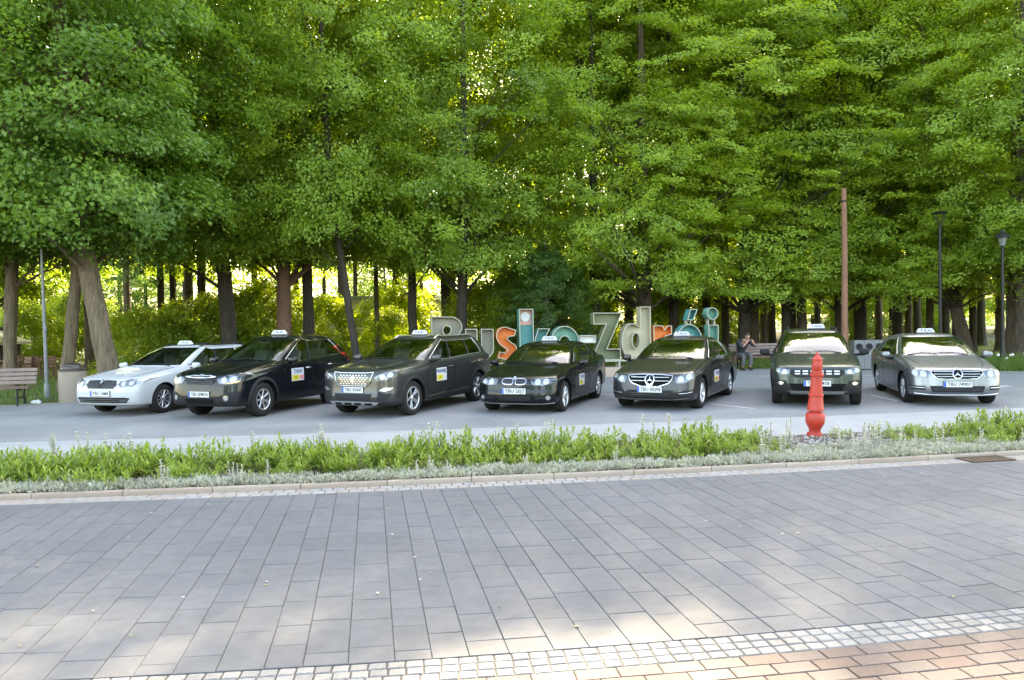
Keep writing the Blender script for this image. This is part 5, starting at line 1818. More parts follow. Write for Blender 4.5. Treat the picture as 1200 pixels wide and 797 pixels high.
def blade_strip(base, d, up, L, W, bend, g):
    """a curved lance-shaped leaf: 7 verts, 6 tris"""
    s_ = np.cross(d, up); s_ /= np.linalg.norm(s_) + 1e-9
    p0 = base
    p1 = base + d * L * .38 + up * bend * L * .10
    p2 = base + d * L * .74 + up * bend * L * .02
    p3 = base + d * L - up * abs(bend) * L * .25
    V = [p0 - s_ * W * .18, p0 + s_ * W * .18, p1 - s_ * W * .5, p1 + s_ * W * .5, p2 - s_ * W * .36, p2 + s_ * W * .36, p3]
    F = [(0, 1, 3), (0, 3, 2), (2, 3, 5), (2, 5, 4), (4, 5, 6)]
    return V, F
def perennial(seed, n_stem=15, h=.38, spread=.24, lw=.26, ll=1.0):
    g = np.random.default_rng(seed)
    V, F, T = [], [], []
    for s_ in range(n_stem):
        a = g.uniform(0, 6.28); r = spread * math.sqrt(g.random())
        b = np.array([r * math.cos(a), r * math.sin(a), 0])
        tilt = np.array([math.cos(a), math.sin(a), 0]) * (.35 * r / spread) + np.array([0, 0, 1.0])
        tilt /= np.linalg.norm(tilt)
        H = h * g.uniform(.6, 1.15)
        nl = 13
        st = g.uniform(.25, .75)
        for i in range(nl):
            t = .15 + .85 * i / (nl - 1)
            p = b + tilt * H * t
            az = i * 2.4 + g.uniform(-.4, .4) + a
            el = .25 + 1.0 * t ** 2 + g.uniform(-.2, .2)
            d = np.array([math.cos(az) * math.cos(el), math.sin(az) * math.cos(el), math.sin(el)])
            up = np.array([-math.cos(az) * math.sin(el), -math.sin(az) * math.sin(el), math.cos(el)])
            L = g.uniform(.10, .17) * (1.1 - .35 * t) * ll
            v, f = blade_strip(p, d, up, L, L * lw, g.uniform(.4, 1.2), g)
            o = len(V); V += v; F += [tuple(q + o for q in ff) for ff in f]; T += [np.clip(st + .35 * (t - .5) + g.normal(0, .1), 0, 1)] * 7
    return leaf_mesh('leafy_perennial', np.array(V), np.array(F), np.array(T), M_PERN)
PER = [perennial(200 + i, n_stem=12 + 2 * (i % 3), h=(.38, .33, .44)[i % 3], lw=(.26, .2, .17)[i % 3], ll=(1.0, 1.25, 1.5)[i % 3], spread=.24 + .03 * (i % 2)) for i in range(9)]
rp = random.Random(12)
LAB = 'bushy green leafy perennial in the flower bed'
y_of = lambda x, f: KERB(x) + .08 + f * 1.72
x = -9.2
while x < 10.5:
    for f in (.26, .40, .54, .68, .82, .93):
        xx = x + rp.uniform(-.16, .16)
        ff = f + rp.uniform(-.06, .06) - .14 * min(1, max(0, (-xx - 1) / 5)) * (1 - f)
        if 4.0 < xx < 5.7 and rp.random() < (.75 if ff < .75 else .45): continue      # the sparse spot round the hydrant
        if rp.random() < .10: continue
        if abs(xx - .396 * y_of(xx, ff)) < .30: continue                              # the foot of the hydrant stays clear
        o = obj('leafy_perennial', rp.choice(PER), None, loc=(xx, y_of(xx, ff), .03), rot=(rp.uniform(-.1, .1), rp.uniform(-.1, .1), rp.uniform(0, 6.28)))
        s_ = rp.uniform(.38, .70) * (.74 if ff < .42 else 1.0)
        if 3.2 < xx < 6.5: s_ *= .72
        o.scale = (s_ * 1.3, s_ * 1.3, s_)
        tag(o, LAB, 'plant', 'green perennials filling the flower bed')
    x += .33

def mat_cover():
    """low silvery carpet along the kerb with drifts further in"""
    g = np.random.default_rng(9)
    n0 = 2900
    X = g.uniform(-10, 12, n0)
    f = np.abs(g.normal(.03, .09, n0))
    near = g.random(n0) < .22
    X[near] = g.uniform(2.8, 6.6, near.sum()); f[near] = g.uniform(0, .45, near.sum())
    K = np.array([KERB(x) for x in X]); Bk = K + 1.8
    Yc = K + .10 + f * (Bk - K)
    hh = .05 + .07 * g.random(n0)
    per = 24
    k = np.repeat(np.arange(n0), per); n = len(k)
    a = g.random(n) * 6.28; r = np.sqrt(g.random(n))
    P = np.stack([X[k] + .11 * r * np.cos(a), Yc[k] + .09 * r * np.sin(a), .035 + hh[k] * np.sqrt(1 - .8 * r * r) * (.55 + .45 * g.random(n))], 1)
    D = unit(np.stack([np.cos(a) * r, np.sin(a) * r, .9 + .5 * g.random(n)], 1) + .35 * g.standard_normal((n, 3)))
    N = unit(np.cross(D, g.standard_normal((n, 3))))
    L = .05 * (.6 + .8 * g.random(n))
    return leaves(P, N, D, L, L * .32, np.clip(.5 + .25 * g.standard_normal(n0)[k] + .12 * g.standard_normal(n), 0, 1))
V, F, T = mat_cover()
tag(obj('silver_ground_cover', leaf_mesh('silver_ground_cover', V, F, T, M_CERA)), 'carpet of silvery woolly foliage along the kerb', 'ground cover', kind='stuff')

def lambs_ear(seed, h=.34, n=4):
    g = np.random.default_rng(seed)
    V, F, T = [], [], []
    for s_ in range(n):
        a = g.uniform(0, 6.28)
        b = np.array([math.cos(a), math.sin(a), 0]) * g.uniform(0, .10)
        top = b + np.array([g.uniform(-.04, .04), g.uniform(-.04, .04), h * g.uniform(.65, 1.1)])
        # stem
        o = len(V)
        for q in range(2):
            c = b if q == 0 else top
            for e in range(4): V.append(c + np.array([math.cos(e * 1.57), math.sin(e * 1.57), 0]) * (.007 if q == 0 else .006))
        F += [(o + e, o + (e + 1) % 4, o + 4 + (e + 1) % 4) for e in range(4)] + [(o + e, o + 4 + (e + 1) % 4, o + 4 + e) for e in range(4)]
        T += [.7] * 8
        for t in (.12, .3, .48, .64, .8, .93, 1.0):
            nl = 4 if t < .75 else 7
            for i in range(nl):
                az = g.uniform(0, 6.28); el = g.uniform(.0, .5) if t < 1 else g.uniform(.5, 1.4)
                d = np.array([math.cos(az) * math.cos(el), math.sin(az) * math.cos(el), math.sin(el)])
                up = np.array([-math.cos(az) * math.sin(el), -math.sin(az) * math.sin(el), math.cos(el)])
                L = g.uniform(.05, .09) * (1.25 - .75 * t)
                v, f = blade_strip(b + (top - b) * t, d, up, L, L * .42, .6, g)
                o = len(V); V += v; F += [tuple(q + o for q in ff) for ff in f]; T += [np.clip(.6 + g.normal(0, .2), 0, 1)] * 7
    return leaf_mesh('woolly_stalks', np.array(V), np.array(F), np.array(T), M_WOOL)
LE = [lambs_ear(300 + i, n=2 + i % 3) for i in range(5)]
spots = []
for i in range(36): spots.append((rp.uniform(-7.5, 9.5), rp.uniform(.03, .14), rp.uniform(.45, .85)))          # along the kerb
for i in range(40): spots.append((rp.uniform(-9, 9.5), rp.uniform(.92, 1.05), rp.uniform(.8, 1.3)))            # rising behind the green
for i in range(26): spots.append((rp.uniform(3.3, 6.4), rp.uniform(.04, .42), rp.uniform(.7, 1.15)))            # the drift by the hydrant
for xx, ff, s_ in spots:
    if abs(xx - .396 * y_of(xx, ff)) < .26: continue
    o = obj('woolly_stalks', rp.choice(LE), None, loc=(xx, y_of(xx, ff), .03), rot=(0, 0, rp.uniform(0, 6.28)))
    o.scale = (s_, s_, s_)
    tag(o, 'upright silvery woolly flower stalks in the flower bed', 'plant', 'silvery woolly stalks in the flower bed')
# pale gravel on the bare patch by the hydrant
gg = np.random.default_rng(4)
gv = MB()
for i in range(900):
    X = gg.uniform(3.7, 6.0); Yg = y_of(X, gg.uniform(.05, 1.2)); s_ = gg.uniform(.008, .022)
    gv.add([(X + s_ * gg.uniform(.6, 1) * math.cos(t + .3), Yg + s_ * gg.uniform(.6, 1) * math.sin(t), .03 + (0 if q == 0 else s_)) for q in (0, 1) for t in (0, 1.57, 3.14, 4.71)],
           [(4, 5, 6, 7), (0, 1, 5, 4), (1, 2, 6, 5), (2, 3, 7, 6), (3, 0, 4, 7)])
tag(gv.build('gravel', piece_mat('gravel_stone', [(.34, .32, .30), (.5, .47, .44), (.42, .39, .35)], .9)), 'pale gravel on the bare soil beside the hydrant', 'gravel', kind='stuff')

def grass(name, label, poly, n, h, w, seed, m=M_GRASS):
    g = np.random.default_rng(seed)
    xs = [p[0] for p in poly]; ys = [p[1] for p in poly]
    X = g.uniform(min(xs), max(xs), n * 3); Y = g.uniform(min(ys), max(ys), n * 3)
    ok = np.array([inside(poly, a, b) for a, b in zip(X, Y)])
    X, Y = X[ok][:n], Y[ok][:n]
    n = len(X)
    a = g.random(n) * 6.28
    H = h * (.45 + .8 * g.random(n))
    lean = .35 * g.standard_normal((n, 2))
    cl = np.sin(X * 1.9) * np.sin(Y * 2.3 + 1)
    b = np.stack([X, Y, np.full(n, -.055)], 1)
    s_ = np.stack([np.cos(a), np.sin(a), np.zeros(n)], 1) * w * .5
    tip = b + np.stack([lean[:, 0] * H, lean[:, 1] * H, H], 1)
    V = np.stack([b - s_, b + s_, tip], 1).reshape(-1, 3)
    F = np.arange(3 * n).reshape(-1, 3)
    T = np.repeat(np.clip(.45 + .2 * cl + .18 * g.standard_normal(n), 0, 1), 3)
    tag(obj(name, leaf_mesh(name, V, F, T, m)), label, 'grass', kind='stuff')
grass('lawn_grass', 'green lawn grass behind the bench and the litter bin', [(-22, 17.2), (-12.3, 19.3), (-9.3, 20.7), (-6.2, 22.9), (-4, 24.2), (-5, 36), (-30, 36)], 42000, .17, .016, 1)
grass('lawn_grass', 'thin grass strip behind the letters and the man on the bench', [(-4, 24.3), (2, 26.7), (6, 27.5), (13, 27.7), (14, 36), (-4, 36)], 26000, .14, .016, 2)
grass('meadow_grass', 'tall grass verge with white seed heads beside the silver saloon', [(13.3, 27.0), (14.4, 25.4), (15.6, 24.15), (26, 23.3), (26, 27.4), (13.5, 28.2)], 15000, .50, .020, 3)
grass('lawn_grass', 'shaded lawn under the trees at the right', [(13.4, 28.3), (34, 27.6), (50, 50), (16, 50)], 26000, .16, .02, 4)
# dandelion clocks in the verge
M_PUFF = mat('seed_head', (.72, .72, .68), .9)
bm = bmesh.new(); bmesh.ops.create_icosphere(bm, subdivisions=2, radius=.035)
for v in bm.verts: v.co *= rp.uniform(.8, 1.15); v.co.z += .42
pf = bpy.data.meshes.new('seed_head'); bm.to_mesh(pf); bm.free(); pf.materials.append(M_PUFF)
st = MB().tube([(0, 0, 0), (.01, 0, .2), (0, 0, .40)], .004, 5).mesh('stem', M_GRASS)
for i in range(34):
    X = rp.uniform(14.0, 19); Yd = np.interp(X, [14, 15.6, 26], [26.2, 24.4, 23.6]) + rp.uniform(0, 1.6)
    e = empty('dandelion', (X, Yd, -.05)); e.scale = (1.25, 1.25, rp.uniform(.95, 1.4))
    tag(e, 'white dandelion seed head in the tall grass verge', 'flower', 'dandelions in the verge')
    obj('stem', st, e); obj('seed_head', pf, e)
# ------------------------------------------------------------------ benches, bins, posts
M_SLAT = mat('bench_slat', (.155, .085, .062), .6, var=(4, .3), bump=(30, .3))
M_SLATG = mat('weathered_slat', (.23, .165, .14), .7, var=(4, .3), bump=(30, .3))
M_IRONB = mat('black_iron', (.02, .021, .022), .5, metal=.4)
def bench(name, label, loc, rz, L=1.9):
    e = empty(name, loc, rz)
    tag(e, label, 'bench')
    for i in range(4): MB().box((0, -.42 + i * .115, .455), (L, .10, .045), ch=.008).build('seat_slat', M_SLAT, e)
    Mr = Matrix.Rotation(R(-14), 3, 'X')
    for i in range(4): MB().box((0, .02 + i * .030, .52 + .04 + i * .105), (L, .035, .088), Mr, ch=.008).build('back_slat', M_SLATG, e)
    for sx in (-1, 1):
        x = sx * (L / 2 - .28)
        lg = MB()
        lg.tube([(x, -.40, -.01), (x, -.38, .22), (x, -.40, .425)], .026, 8)
        lg.tube([(x, .06, -.01), (x, -.03, .22), (x, .015, .43), (x, .155, .92)], .026, 8)
        lg.tube([(x, -.41, .42), (x, .02, .42)], .024, 8)
        lg.tube([(x, -.37, .2), (x, -.02, .2)], .018, 8)
        lg.build('leg', M_IRONB, e, smooth=60)
    return e
b1 = at(30, 476)
bench('park_bench', 'brown slatted bench cut by the left edge of the picture', (b1.x - 1.0, 19.15, 0), R(10), 2.0)
b2 = at(858, 434)
bench('park_bench', 'brown slatted bench with a man sitting on it', (b2.x + 1.12, 27.55, 0), R(1), 2.15)
# concrete litter bin
M_CONC = mat('washed_concrete', (.36, .29, .225), .9, var=(60, .3), bump=(150, .8))
M_LID = mat('brown_lid', (.055, .035, .03), .45, coat=.3)
p = at(78, 472.5)
e = empty('litter_bin', (p.x, p.y + .3, 0)); tag(e, 'round beige concrete litter bin with dark dome lid', 'litter bin')
MB().lathe([(.315, -.02), (.325, .02), (.325, .78), (.315, .81), (.25, .81), (.24, .6)], 36).build('drum', M_CONC, e, smooth=40)
ld = MB().lathe([(.335, .81), (.335, .85), (.31, .86), (.265, .87), (.26, .9), (.225, .97), (.15, 1.015), (.06, 1.03), (.001, 1.03)], 36).build('lid', M_LID, e, smooth=50)
MB().tube([(-.2 + .4 * i / 8, -.235 + .02 * math.cos(i), .90 + .07 * math.sin(math.pi * i / 8)) for i in range(9)], .012, 6).build('rim', mat('lid_edge', (.16, .11, .09), .5), ld)
# triple recycling bin
M_GBIN = mat('grey_bin_metal', (.15, .155, .165), .5, metal=.2, var=(3, .1))
p = at(1018, 434)
e = empty('recycling_station', (p.x + .1, p.y + .35, 0), R(-2)); tag(e, 'grey three-part recycling bin with round holes between the green and silver cars', 'bin')
for i in (-1, 0, 1):
    c = MB()
    w, h = .325, 1.02
    # front panel with a round opening
    ho = circle(0, .80, .098, 24)
    vin = [Vector(q) for q in rect(-w / 2, w / 2, .03, h)] + [Vector(q) for q in ho]
    ed = [(0, 1), (1, 2), (2, 3), (3, 0)] + [(4 + q, 4 + (q + 1) % 24) for q in range(24)]
    vo, _, fo, _, _, _ = delaunay_2d_cdt(vin, ed, [], 1, 1e-6)
    fo = [f for f in fo if not inside(ho, sum(vo[q].x for q in f) / 3, sum(vo[q].y for q in f) / 3)]
    c.add([(v.x, -.2, v.y) for v in vo], fo)
    c.add([(x, y, z) for x, z in ho for y in (-.2, -.14)], [(2 * q, 2 * ((q + 1) % 24), 2 * ((q + 1) % 24) + 1, 2 * q + 1) for q in range(24)])
    for bx in ((-w / 2 + .005, 0, .525, .01, .398, .99), (w / 2 - .005, 0, .525, .01, .398, .99), (0, .195, .525, w - .022, .01, .99), (0, 0, 1.015, w - .022, .378, .01)): c.box(bx[:3], bx[3:])
    o = c.build('bin_cabinet', M_GBIN, e, loc=(i * .335, 0, 0))
    MB().lathe([(.118, 0), (.118, .012), (.098, .012), (.098, 0)], 24, (0, -.202, .80), Matrix.Rotation(R(90), 3, 'X')).build('hole_ring', M_IRONB, o)
    MB().box((0, .0, .55), (w - .05, .30, .9)).build('liner', M_ARCH, o)
    MB().box((0, -.203, .60), (.05 if i == 0 else .03, .004, .09)).build('sticker', M_PLATE, o)
MB().box((0, 0, .02), (1.03, .44, .04)).build('base', M_IRONB, e)
# wooden pole
M_WOOD = mat('pole_wood', (.26, .125, .075), .85, var=(2, .35), bump=(20, .8))
Yp = 27.9
p = at(990, 400, Yp); zt = at(985, 221, Yp).z
e = empty('wooden_pole', (p.x, Yp, 0)); tag(e, 'tall weathered wooden pole behind the green car', 'pole')
MB().tube([(0, 0, -.1), (.0, 0, 2), (.02, 0, 4), (.0, 0, zt)], [.125, .115, .105, .09], 14).build('shaft', M_WOOD, e, smooth=50)
MB().lathe([(.10, zt - .5), (.106, zt - .49), (.106, zt - .44), (.10, zt - .43)], 14).build('band', M_IRONB, e)
MB().tube([(-.1, -.05, zt - .46), (-.3, -.08, zt - .42)], .012, 6).build('hook', M_IRONB, e)
# lamp posts at the right
def lamp_post(label, px_, ytop, Y, kind):
    zt = at(px_, ytop, Y).z
    e = empty('lamp_post', (at(px_ + (4 if kind == 0 else 3), 400, Y).x, Y, -.05)); tag(e, label, 'street lamp')
    MB().lathe([(.09, 0), (.09, .5), (.075, .55), (.06, .9), (.055, zt * .6), (.045, zt - .55), (.06, zt - .54), (.06, zt - .5), (.03, zt - .48), (.001, zt - .47)], 14).build('post', M_IRONB, e, smooth=45)
    if kind == 0:
        for a in (0, 90, 180, 270):
            t = R(a)
            MB().tube([(.03 * math.cos(t), .03 * math.sin(t), zt - .52), (.16 * math.cos(t), .16 * math.sin(t), zt - .22), (.21 * math.cos(t), .21 * math.sin(t), zt - .06)], .014, 6).build('arm', M_IRONB, e)
        MB().lathe([(.27, zt - .06), (.285, zt - .03), (.22, zt), (.10, zt + .04), (.001, zt + .05)], 24).build('lamp_head', M_IRONB, e, smooth=45)
    else:
        MB().lathe([(.09, zt - .48), (.15, zt - .2), (.14, zt - .19), (.001, zt - .19)], 6).build('lantern', mat('lantern_glass', (.16, .18, .17), .2), e)
        MB().lathe([(.28, zt - .20), (.27, zt - .17), (.12, zt - .05), (.06, zt), (.05, zt + .06), (.001, zt + .09)], 6).build('lamp_head', M_IRONB, e)
lamp_post('black lamp post with flat saucer head behind the silver saloon', 1098, 247, 28.5, 0)
lamp_post('black lamp post with peaked lantern at the right, before the grass verge', 1172, 270, 26.6, 1)
# thin grey posts at the left
M_GALV = mat('galvanised', (.19, .20, .21), .55, metal=.4, var=(6, .2))
Y = 21.6
e = empty('steel_post', (at(54.5, 440, Y).x, Y, -.05)); tag(e, 'tall thin grey steel post between the bench and the litter bin', 'post')
zt = at(46, 290, Y).z
MB().tube([(0, 0, 0), (-.01, 0, 2), (-.03, 0, zt)], [.05, .045, .03], 12).build('shaft', M_GALV, e, smooth=50)
MB().lathe([(.07, 0), (.07, .35), (.05, .4)], 14).build('sleeve', M_GALV, e, smooth=40)
MB().box((.03, -.05, 1.95), (.09, .06, .14), ch=.01).build('box', M_GALV, e)
Y = 27.5
e = empty('sign_post', (at(85.5, 400, Y).x, Y, -.05)); tag(e, 'thin grey post with a pale notice board behind the forked tree', 'post')
MB().tube([(0, 0, 0), (0, 0, at(85, 362, Y).z)], .03, 10).build('shaft', M_GALV, e, smooth=50)
MB().box((-.08, -.05, at(82, 413, Y).z), (.28, .03, .5), ch=.006).build('board', M_PALE, e)
# ------------------------------------------------------------------ pavilion and seats at the far left
M_ROOF = mat('grey_roof', (.30, .33, .36), .6, var=(8, .2), bump=(20, .4))
M_DARKW = mat('dark_timber', (.06, .04, .03), .7, var=(5, .3))
Y = 31.5
xe = at(38, 404, Y + 4.2).x
ez = at(36, 402, Y).z
e = empty('park_pavilion', (xe - 2.6, Y + 2.0, 0)); tag(e, 'open timber pavilion with grey pitched roof at the far left', 'pavilion')
MB().add([(-2.6, -2.2, ez), (2.6, -2.2, ez), (2.6, 2.2, ez), (-2.6, 2.2, ez), (-.9, 0, ez + 1.15), (.9, 0, ez + 1.15), (-2.6, -2.2, ez - .1), (2.6, -2.2, ez - .1), (2.6, 2.2, ez - .1), (-2.6, 2.2, ez - .1)],
         [(0, 1, 5, 4), (1, 2, 5), (2, 3, 4, 5), (3, 0, 4), (0, 6, 7, 1), (1, 7, 8, 2), (2, 8, 9, 3), (3, 9, 6, 0), (6, 9, 8, 7)]).build('roof', M_ROOF, e)
for sx in (-2.2, 2.2):
    for sy in (-1.8, 1.8): MB().box((sx, sy, (ez - .1) / 2), (.14, .14, ez - .1)).build('post', M_DARKW, e)
MB().tube([(2.58, -2.25, ez - .06), (2.5, -2.2, ez - .35), (2.25, -1.95, ez - .55), (2.25, -1.95, .0)], .045, 8).build('downpipe', M_GALV, e)
for sx, lx in ((-1, 4.4),): MB().box((0, -1.8, ez - .2), (4.4, .1, .16)).build('beam', M_DARKW, e)
for sy in (1.8,): MB().box((0, sy, 1.1), (4.2, .06, 1.9)).build('back_wall', M_DARKW, e)
M_TERR = mat('terrace_wood', (.17, .075, .045), .6, var=(6, .3))
def chair(loc, rz, label):
    e = empty('garden_chair', loc, rz); tag(e, label, 'chair', 'terrace chairs by the pavilion')
    for i in range(3): MB().box((0, -.16 + i * .16, .44), (.48, .14, .03)).build('seat_slat', M_TERR, e)
    for i in range(3): MB().box((0, .26 + .02 * i, .58 + i * .13), (.48, .025, .10)).build('back_slat', M_TERR, e)
    for sx in (-.22, .22):
        MB().tube([(sx, -.22, 0), (sx, -.22, .62), (sx, .24, .62)], .022, 6).build('arm_leg', M_TERR, e)
        MB().tube([(sx, .28, 0), (sx, .24, .44), (sx, .32, .92)], .022, 6).build('rear_leg', M_TERR, e)
for i, (xx, Y, a) in enumerate(((12, 29.5, 20), (24, 29.2, -30), (38, 30.5, 60), (47, 29.8, 170), (60, 30.2, 200), (3, 30.5, -60))):
    q = at(xx, 430, Y)
    chair((q.x, Y, -.05), R(a), 'brown wooden terrace chair near the pavilion at the left')
for xx, Y in ((18, 30.4), (52, 30.9)):
    q = at(xx, 430, Y)
    e = empty('garden_table', (q.x, Y, -.05)); tag(e, 'brown wooden terrace table under the pavilion eaves' if xx == 18 else 'brown wooden terrace table right of the pavilion', 'table')
    MB().box((0, 0, .72), (1.3, .8, .04), ch=.01).build('table_top', M_TERR, e)
    for sx in (-.55, .55):
        for sy in (-.3, .3): MB().box((sx, sy, .35), (.06, .06, .70)).build('leg', M_TERR, e)
# ------------------------------------------------------------------ pale building behind the trees
M_WALL = mat('pale_render', (.74, .71, .65), .85, var=(1.2, .12), bump=(40, .2))
Y = 44.0
xa, xb = at(366, 380, Y).x, at(506, 380, Y).x
e = empty('park_building', ((xa + xb) / 2, Y, -.05)); tag(e, 'low pale rendered building glimpsed between the trunks', 'building')
L, Hh = xb - xa, 3.3
MB().box((0, 3, Hh / 2), (L, 6, Hh)).build('wall', M_WALL, e)
MB().box((0, 3, Hh + .12), (L + .5, 6.5, .24)).build('roof', M_ROOF, e)
d = MB().box((L * .36, -.02, 1.05), (1.0, .08, 2.1)).build('door', mat('grey_door', (.2, .2, .2), .5), e)
MB().tube([(L * .36 - .38, -.09, 1.0), (L * .36 - .38, -.09, 1.15)], .02, 6).build('handle', M_SILVER, d)
# ------------------------------------------------------------------ markings, painted sun streak and litter
M_LINE = mat('road_paint_and_sun', (.62, .62, .60), .8, var=(18, 0), col2=(.2, .2, .2))
def stripe(x0, y0, x1, y1, w, label):
    a, b = Vector((x0, y0, 0)), Vector((x1, y1, 0))
    d = (b - a); n = Vector((-d.y, d.x, 0)).normalized() * w / 2
    o = MB().add([(a - n) - a, (b - n) - a, (b + n) - a, (a + n) - a], [(0, 1, 2, 3)]).build('road_stripe', M_LINE, loc=(a.x, a.y, .004))
    tag(o, label, 'road marking', kind='structure')
for (pa, pb, w, lb) in (((1168, 453), (1183, 452.5), .35, 'short white road dash at the right of the silver saloon'), ((1020, 463), (1052, 470), .10, 'worn white bay line beside the silver saloon'),
                        ((700, 462), (722, 463.5), .12, 'pale stripe between the black and the brown saloon'), ((830, 473), (884, 479), .10, 'painted streak of sunlight in front of the brown saloon'), ((1010, 440), (1030, 440.5), .12, 'white line before the recycling bin')):  # the streak before the brown saloon is sunlight put in as paint
    q0, q1 = at(*pa), at(*pb)
    stripe(q0.x, q0.y, q1.x, q1.y, w, lb)
q = at(43, 474)
bm = bmesh.new(); bmesh.ops.create_icosphere(bm, subdivisions=2, radius=.09)
for v in bm.verts: v.co = Vector((v.co.x * 1.4, v.co.y, v.co.z * .7)) * rp.uniform(.75, 1.15) + Vector((0, 0, .06))
me = bpy.data.meshes.new('crumpled_paper'); bm.to_mesh(me); bm.free(); me.materials.append(M_PLATE)
tag(obj('crumpled_paper', me, loc=(q.x, q.y, 0)), 'crumpled white paper on the ground by the left bench', 'litter')

# ------------------------------------------------------------------ the man on the bench
def skin(name, verts, edges, m, parent, sub=2, root=0):
    """verts = [(x, y, z, r) or (x, y, z, rx, ry)]"""
    me = bpy.data.meshes.new(name)
    me.from_pydata([v[:3] for v in verts], edges, [])
    o = bpy.data.objects.new(name, me)
    COL.objects.link(o)
    md = o.modifiers.new('s', 'SKIN'); md.use_smooth_shade = True
    for i, v in enumerate(verts):
        sv = me.skin_vertices[0].data[i]
        sv.radius = (v[3], v[4] if len(v) > 4 else v[3])
        sv.use_root = (i == root)
    sd = o.modifiers.new('d', 'SUBSURF'); sd.levels = sub; sd.render_levels = sub
    dg = bpy.context.evaluated_depsgraph_get()
    m2 = bpy.data.meshes.new_from_object(o.evaluated_get(dg))
    bpy.data.objects.remove(o)
    m2.materials.clear(); m2.materials.append(m)
    m2.polygons.foreach_set('use_smooth', np.ones(len(m2.polygons), dtype=bool))
    return obj(name, m2, parent)
M_SKIN = mat('skin', (.48, .25, .18), .55, var=(20, .1))
M_JACK = mat('dark_jacket', (.030, .033, .036), .85, var=(12, .3), bump=(40, .3))
M_TROU = mat('grey_trousers', (.10, .10, .10), .85, var=(10, .25), bump=(40, .3))
M_SHOE = mat('dark_shoes', (.03, .022, .022), .6)
M_HAIR = mat('dark_hair', (.035, .027, .02), .7, bump=(80, .6))
pm = at(871, 434)
man = empty('person', (pm.x, 27.36, 0), R(14)); tag(man, 'man in dark jacket and grey trousers hunched on the bench, hands at his face', 'person')
J = dict(pel=(0, 0, .55), spi=(.01, -.08, .76), che=(.03, -.20, .97), nec=(.05, -.30, 1.08), chin=(.06, -.37, 1.12), head=(.06, -.40, 1.20),
         shl=(-.185, -.20, 1.02), ell=(-.17, -.44, .80), hal=(-.01, -.53, 1.03), shr=(.235, -.22, 1.01), elr=(.36, -.42, .84), har=(.20, -.55, 1.00),
         hil=(-.10, -.02, .53), knl=(-.13, -.48, .52), anl=(-.16, -.44, .10), hir=(.10, -.02, .53), knr=(.17, -.47, .54), anr=(.10, -.50, .10))
v = lambda k, *r: (*J[k], *r)
# body: one continuous mesh from pelvis to head, hands and ankles
names_ = ['pel', 'spi', 'che', 'nec', 'chin', 'shl', 'ell', 'hal', 'shr', 'elr', 'har', 'hil', 'knl', 'anl', 'hir', 'knr', 'anr']
rads = dict(pel=(.13, .11), spi=(.125, .10), che=(.15, .105), nec=(.055,), chin=(.055,), shl=(.06,), ell=(.044,), hal=(.034,), shr=(.06,), elr=(.044,), har=(.034,), hil=(.085,), knl=(.058,), anl=(.042,), hir=(.085,), knr=(.058,), anr=(.042,))
vs_ = [v(n, *rads[n]) for n in names_]
ix = {n: i for i, n in enumerate(names_)}
ed = [('pel', 'spi'), ('spi', 'che'), ('che', 'nec'), ('nec', 'chin'), ('che', 'shl'), ('shl', 'ell'), ('ell', 'hal'), ('che', 'shr'), ('shr', 'elr'), ('elr', 'har'), ('pel', 'hil'), ('hil', 'knl'), ('knl', 'anl'), ('pel', 'hir'), ('hir', 'knr'), ('knr', 'anr')]
edg = [(ix[a], ix[b]) for a, b in ed]
# five fingers on each hand, curled
for h, d in (('hal', (.35, -.25, .55)), ('har', (-.45, -.2, .5))):
    D = Vector(d).normalized(); hb = Vector(J[h])
    S = D.cross(Vector((0, -1, 0))).normalized()
    for q, L in enumerate((.055, .07, .078, .072, .058)):
        o = S * (-.030 + .015 * q) if q else S * -.038 - D * .03
        b = hb + D * (.05 if q else .0) + o
        c = b + D * L * .55 + Vector((0, .012, 0)); t = c + D * L * .25 + Vector((0, .035, 0))
        i0 = len(vs_)
        vs_ += [(*b, .010), (*c, .009), (*t, .008)]
        edg += [(ix[h], i0), (i0, i0 + 1), (i0 + 1, i0 + 2)]
bo = skin('body', vs_, edg, M_SKIN, man)
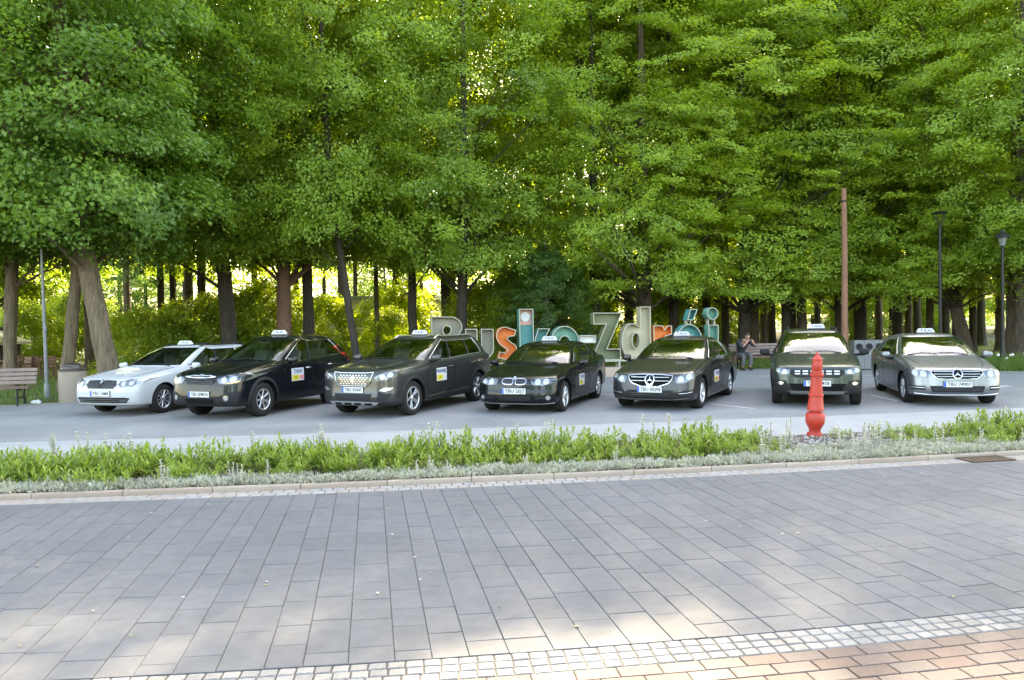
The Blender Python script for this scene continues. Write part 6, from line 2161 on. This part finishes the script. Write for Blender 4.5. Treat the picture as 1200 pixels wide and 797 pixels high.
# head with face, bowed
bm = bmesh.new(); bmesh.ops.create_uvsphere(bm, u_segments=28, v_segments=20, radius=1)
for q in bm.verts:
    x, y, z = q.co
    w = .076 * (1 - .22 * max(0, -z)); 
    c = Vector((x * w, y * .098, z * .118))
    if y < -.6:
        if abs(x) < .22 and -.25 < z < .12: c.y -= .022 * (1 - abs(x) / .22) * (1 - (z + .25) * 1.2)      # nose
        if .10 < z < .28 and .2 < abs(x) < .5: c.y += .010                                                     # eye sockets
        if -.52 < z < -.40 and abs(x) < .3: c.y += .006                                                        # mouth
        if z < -.7: c.y -= .010                                                                                # chin
    if abs(x) > .93 and abs(y) < .3 and abs(z) < .3: c.x += math.copysign(.016, x)                             # ears
    q.co = c
hm = bpy.data.meshes.new('head'); bm.to_mesh(hm); bm.free(); hm.materials.append(M_SKIN)
hm.polygons.foreach_set('use_smooth', np.ones(len(hm.polygons), dtype=bool))
hd = obj('head', hm, man, loc=J['head'], rot=(R(28), 0, R(12)))
bm = bmesh.new(); bmesh.ops.create_uvsphere(bm, u_segments=24, v_segments=16, radius=1)
for q in bm.verts: q.co = Vector((q.co.x * .083, q.co.y * .104 + .006, q.co.z * .124 + .006))
bmesh.ops.delete(bm, geom=[f for f in bm.faces if (f.calc_center_median().y < -.045 and f.calc_center_median().z < .065) or f.calc_center_median().z < -.05], context='FACES')
hr = bpy.data.meshes.new('hair'); bm.to_mesh(hr); bm.free(); hr.materials.append(M_HAIR)
obj('hair', hr, hd)
for sx in (-1, 1):
    MB().lathe([(.001, -.009), (.008, -.006), (.011, 0), (.008, .006), (.001, .009)], 10, (sx * .029, -.083, .022)).build('eye', M_INK, hd, smooth=60)
# clothes
def mid(a, b, t): return tuple(Vector(J[a]).lerp(Vector(J[b]), t))
jk = [v('pel', .165, .135), v('spi', .16, .125), v('che', .175, .128), (*mid('che', 'nec', .75), .085), v('shl', .085), v('ell', .066), (*mid('ell', 'hal', .30), .058), v('shr', .085), v('elr', .066), (*mid('elr', 'har', .35), .058)]
skin('jacket', jk, [(0, 1), (1, 2), (2, 3), (2, 4), (4, 5), (5, 6), (2, 7), (7, 8), (8, 9)], M_JACK, man)
tr = [(0, .0, .555, .165, .135), v('hil', .108), v('knl', .083), (*mid('knl', 'anl', .92), .068), v('hir', .108), v('knr', .083), (*mid('knr', 'anr', .92), .068)]
skin('trousers', tr, [(0, 1), (1, 2), (2, 3), (0, 4), (4, 5), (5, 6)], M_TROU, man)
for k in ('anl', 'anr'):
    x, y, z = J[k]
    skin('shoe', [(x, y + .05, .05, .048), (x, y - .06, .055, .05), (x - .01, y - .17, .04, .046, .036)], [(0, 1), (1, 2)], M_SHOE, man)
MB().box((.10, -.57, 1.06), (.08, .012, .15), Matrix.Rotation(R(20), 3, 'Z'), ch=.004).build('phone', M_GLOSSB, man)
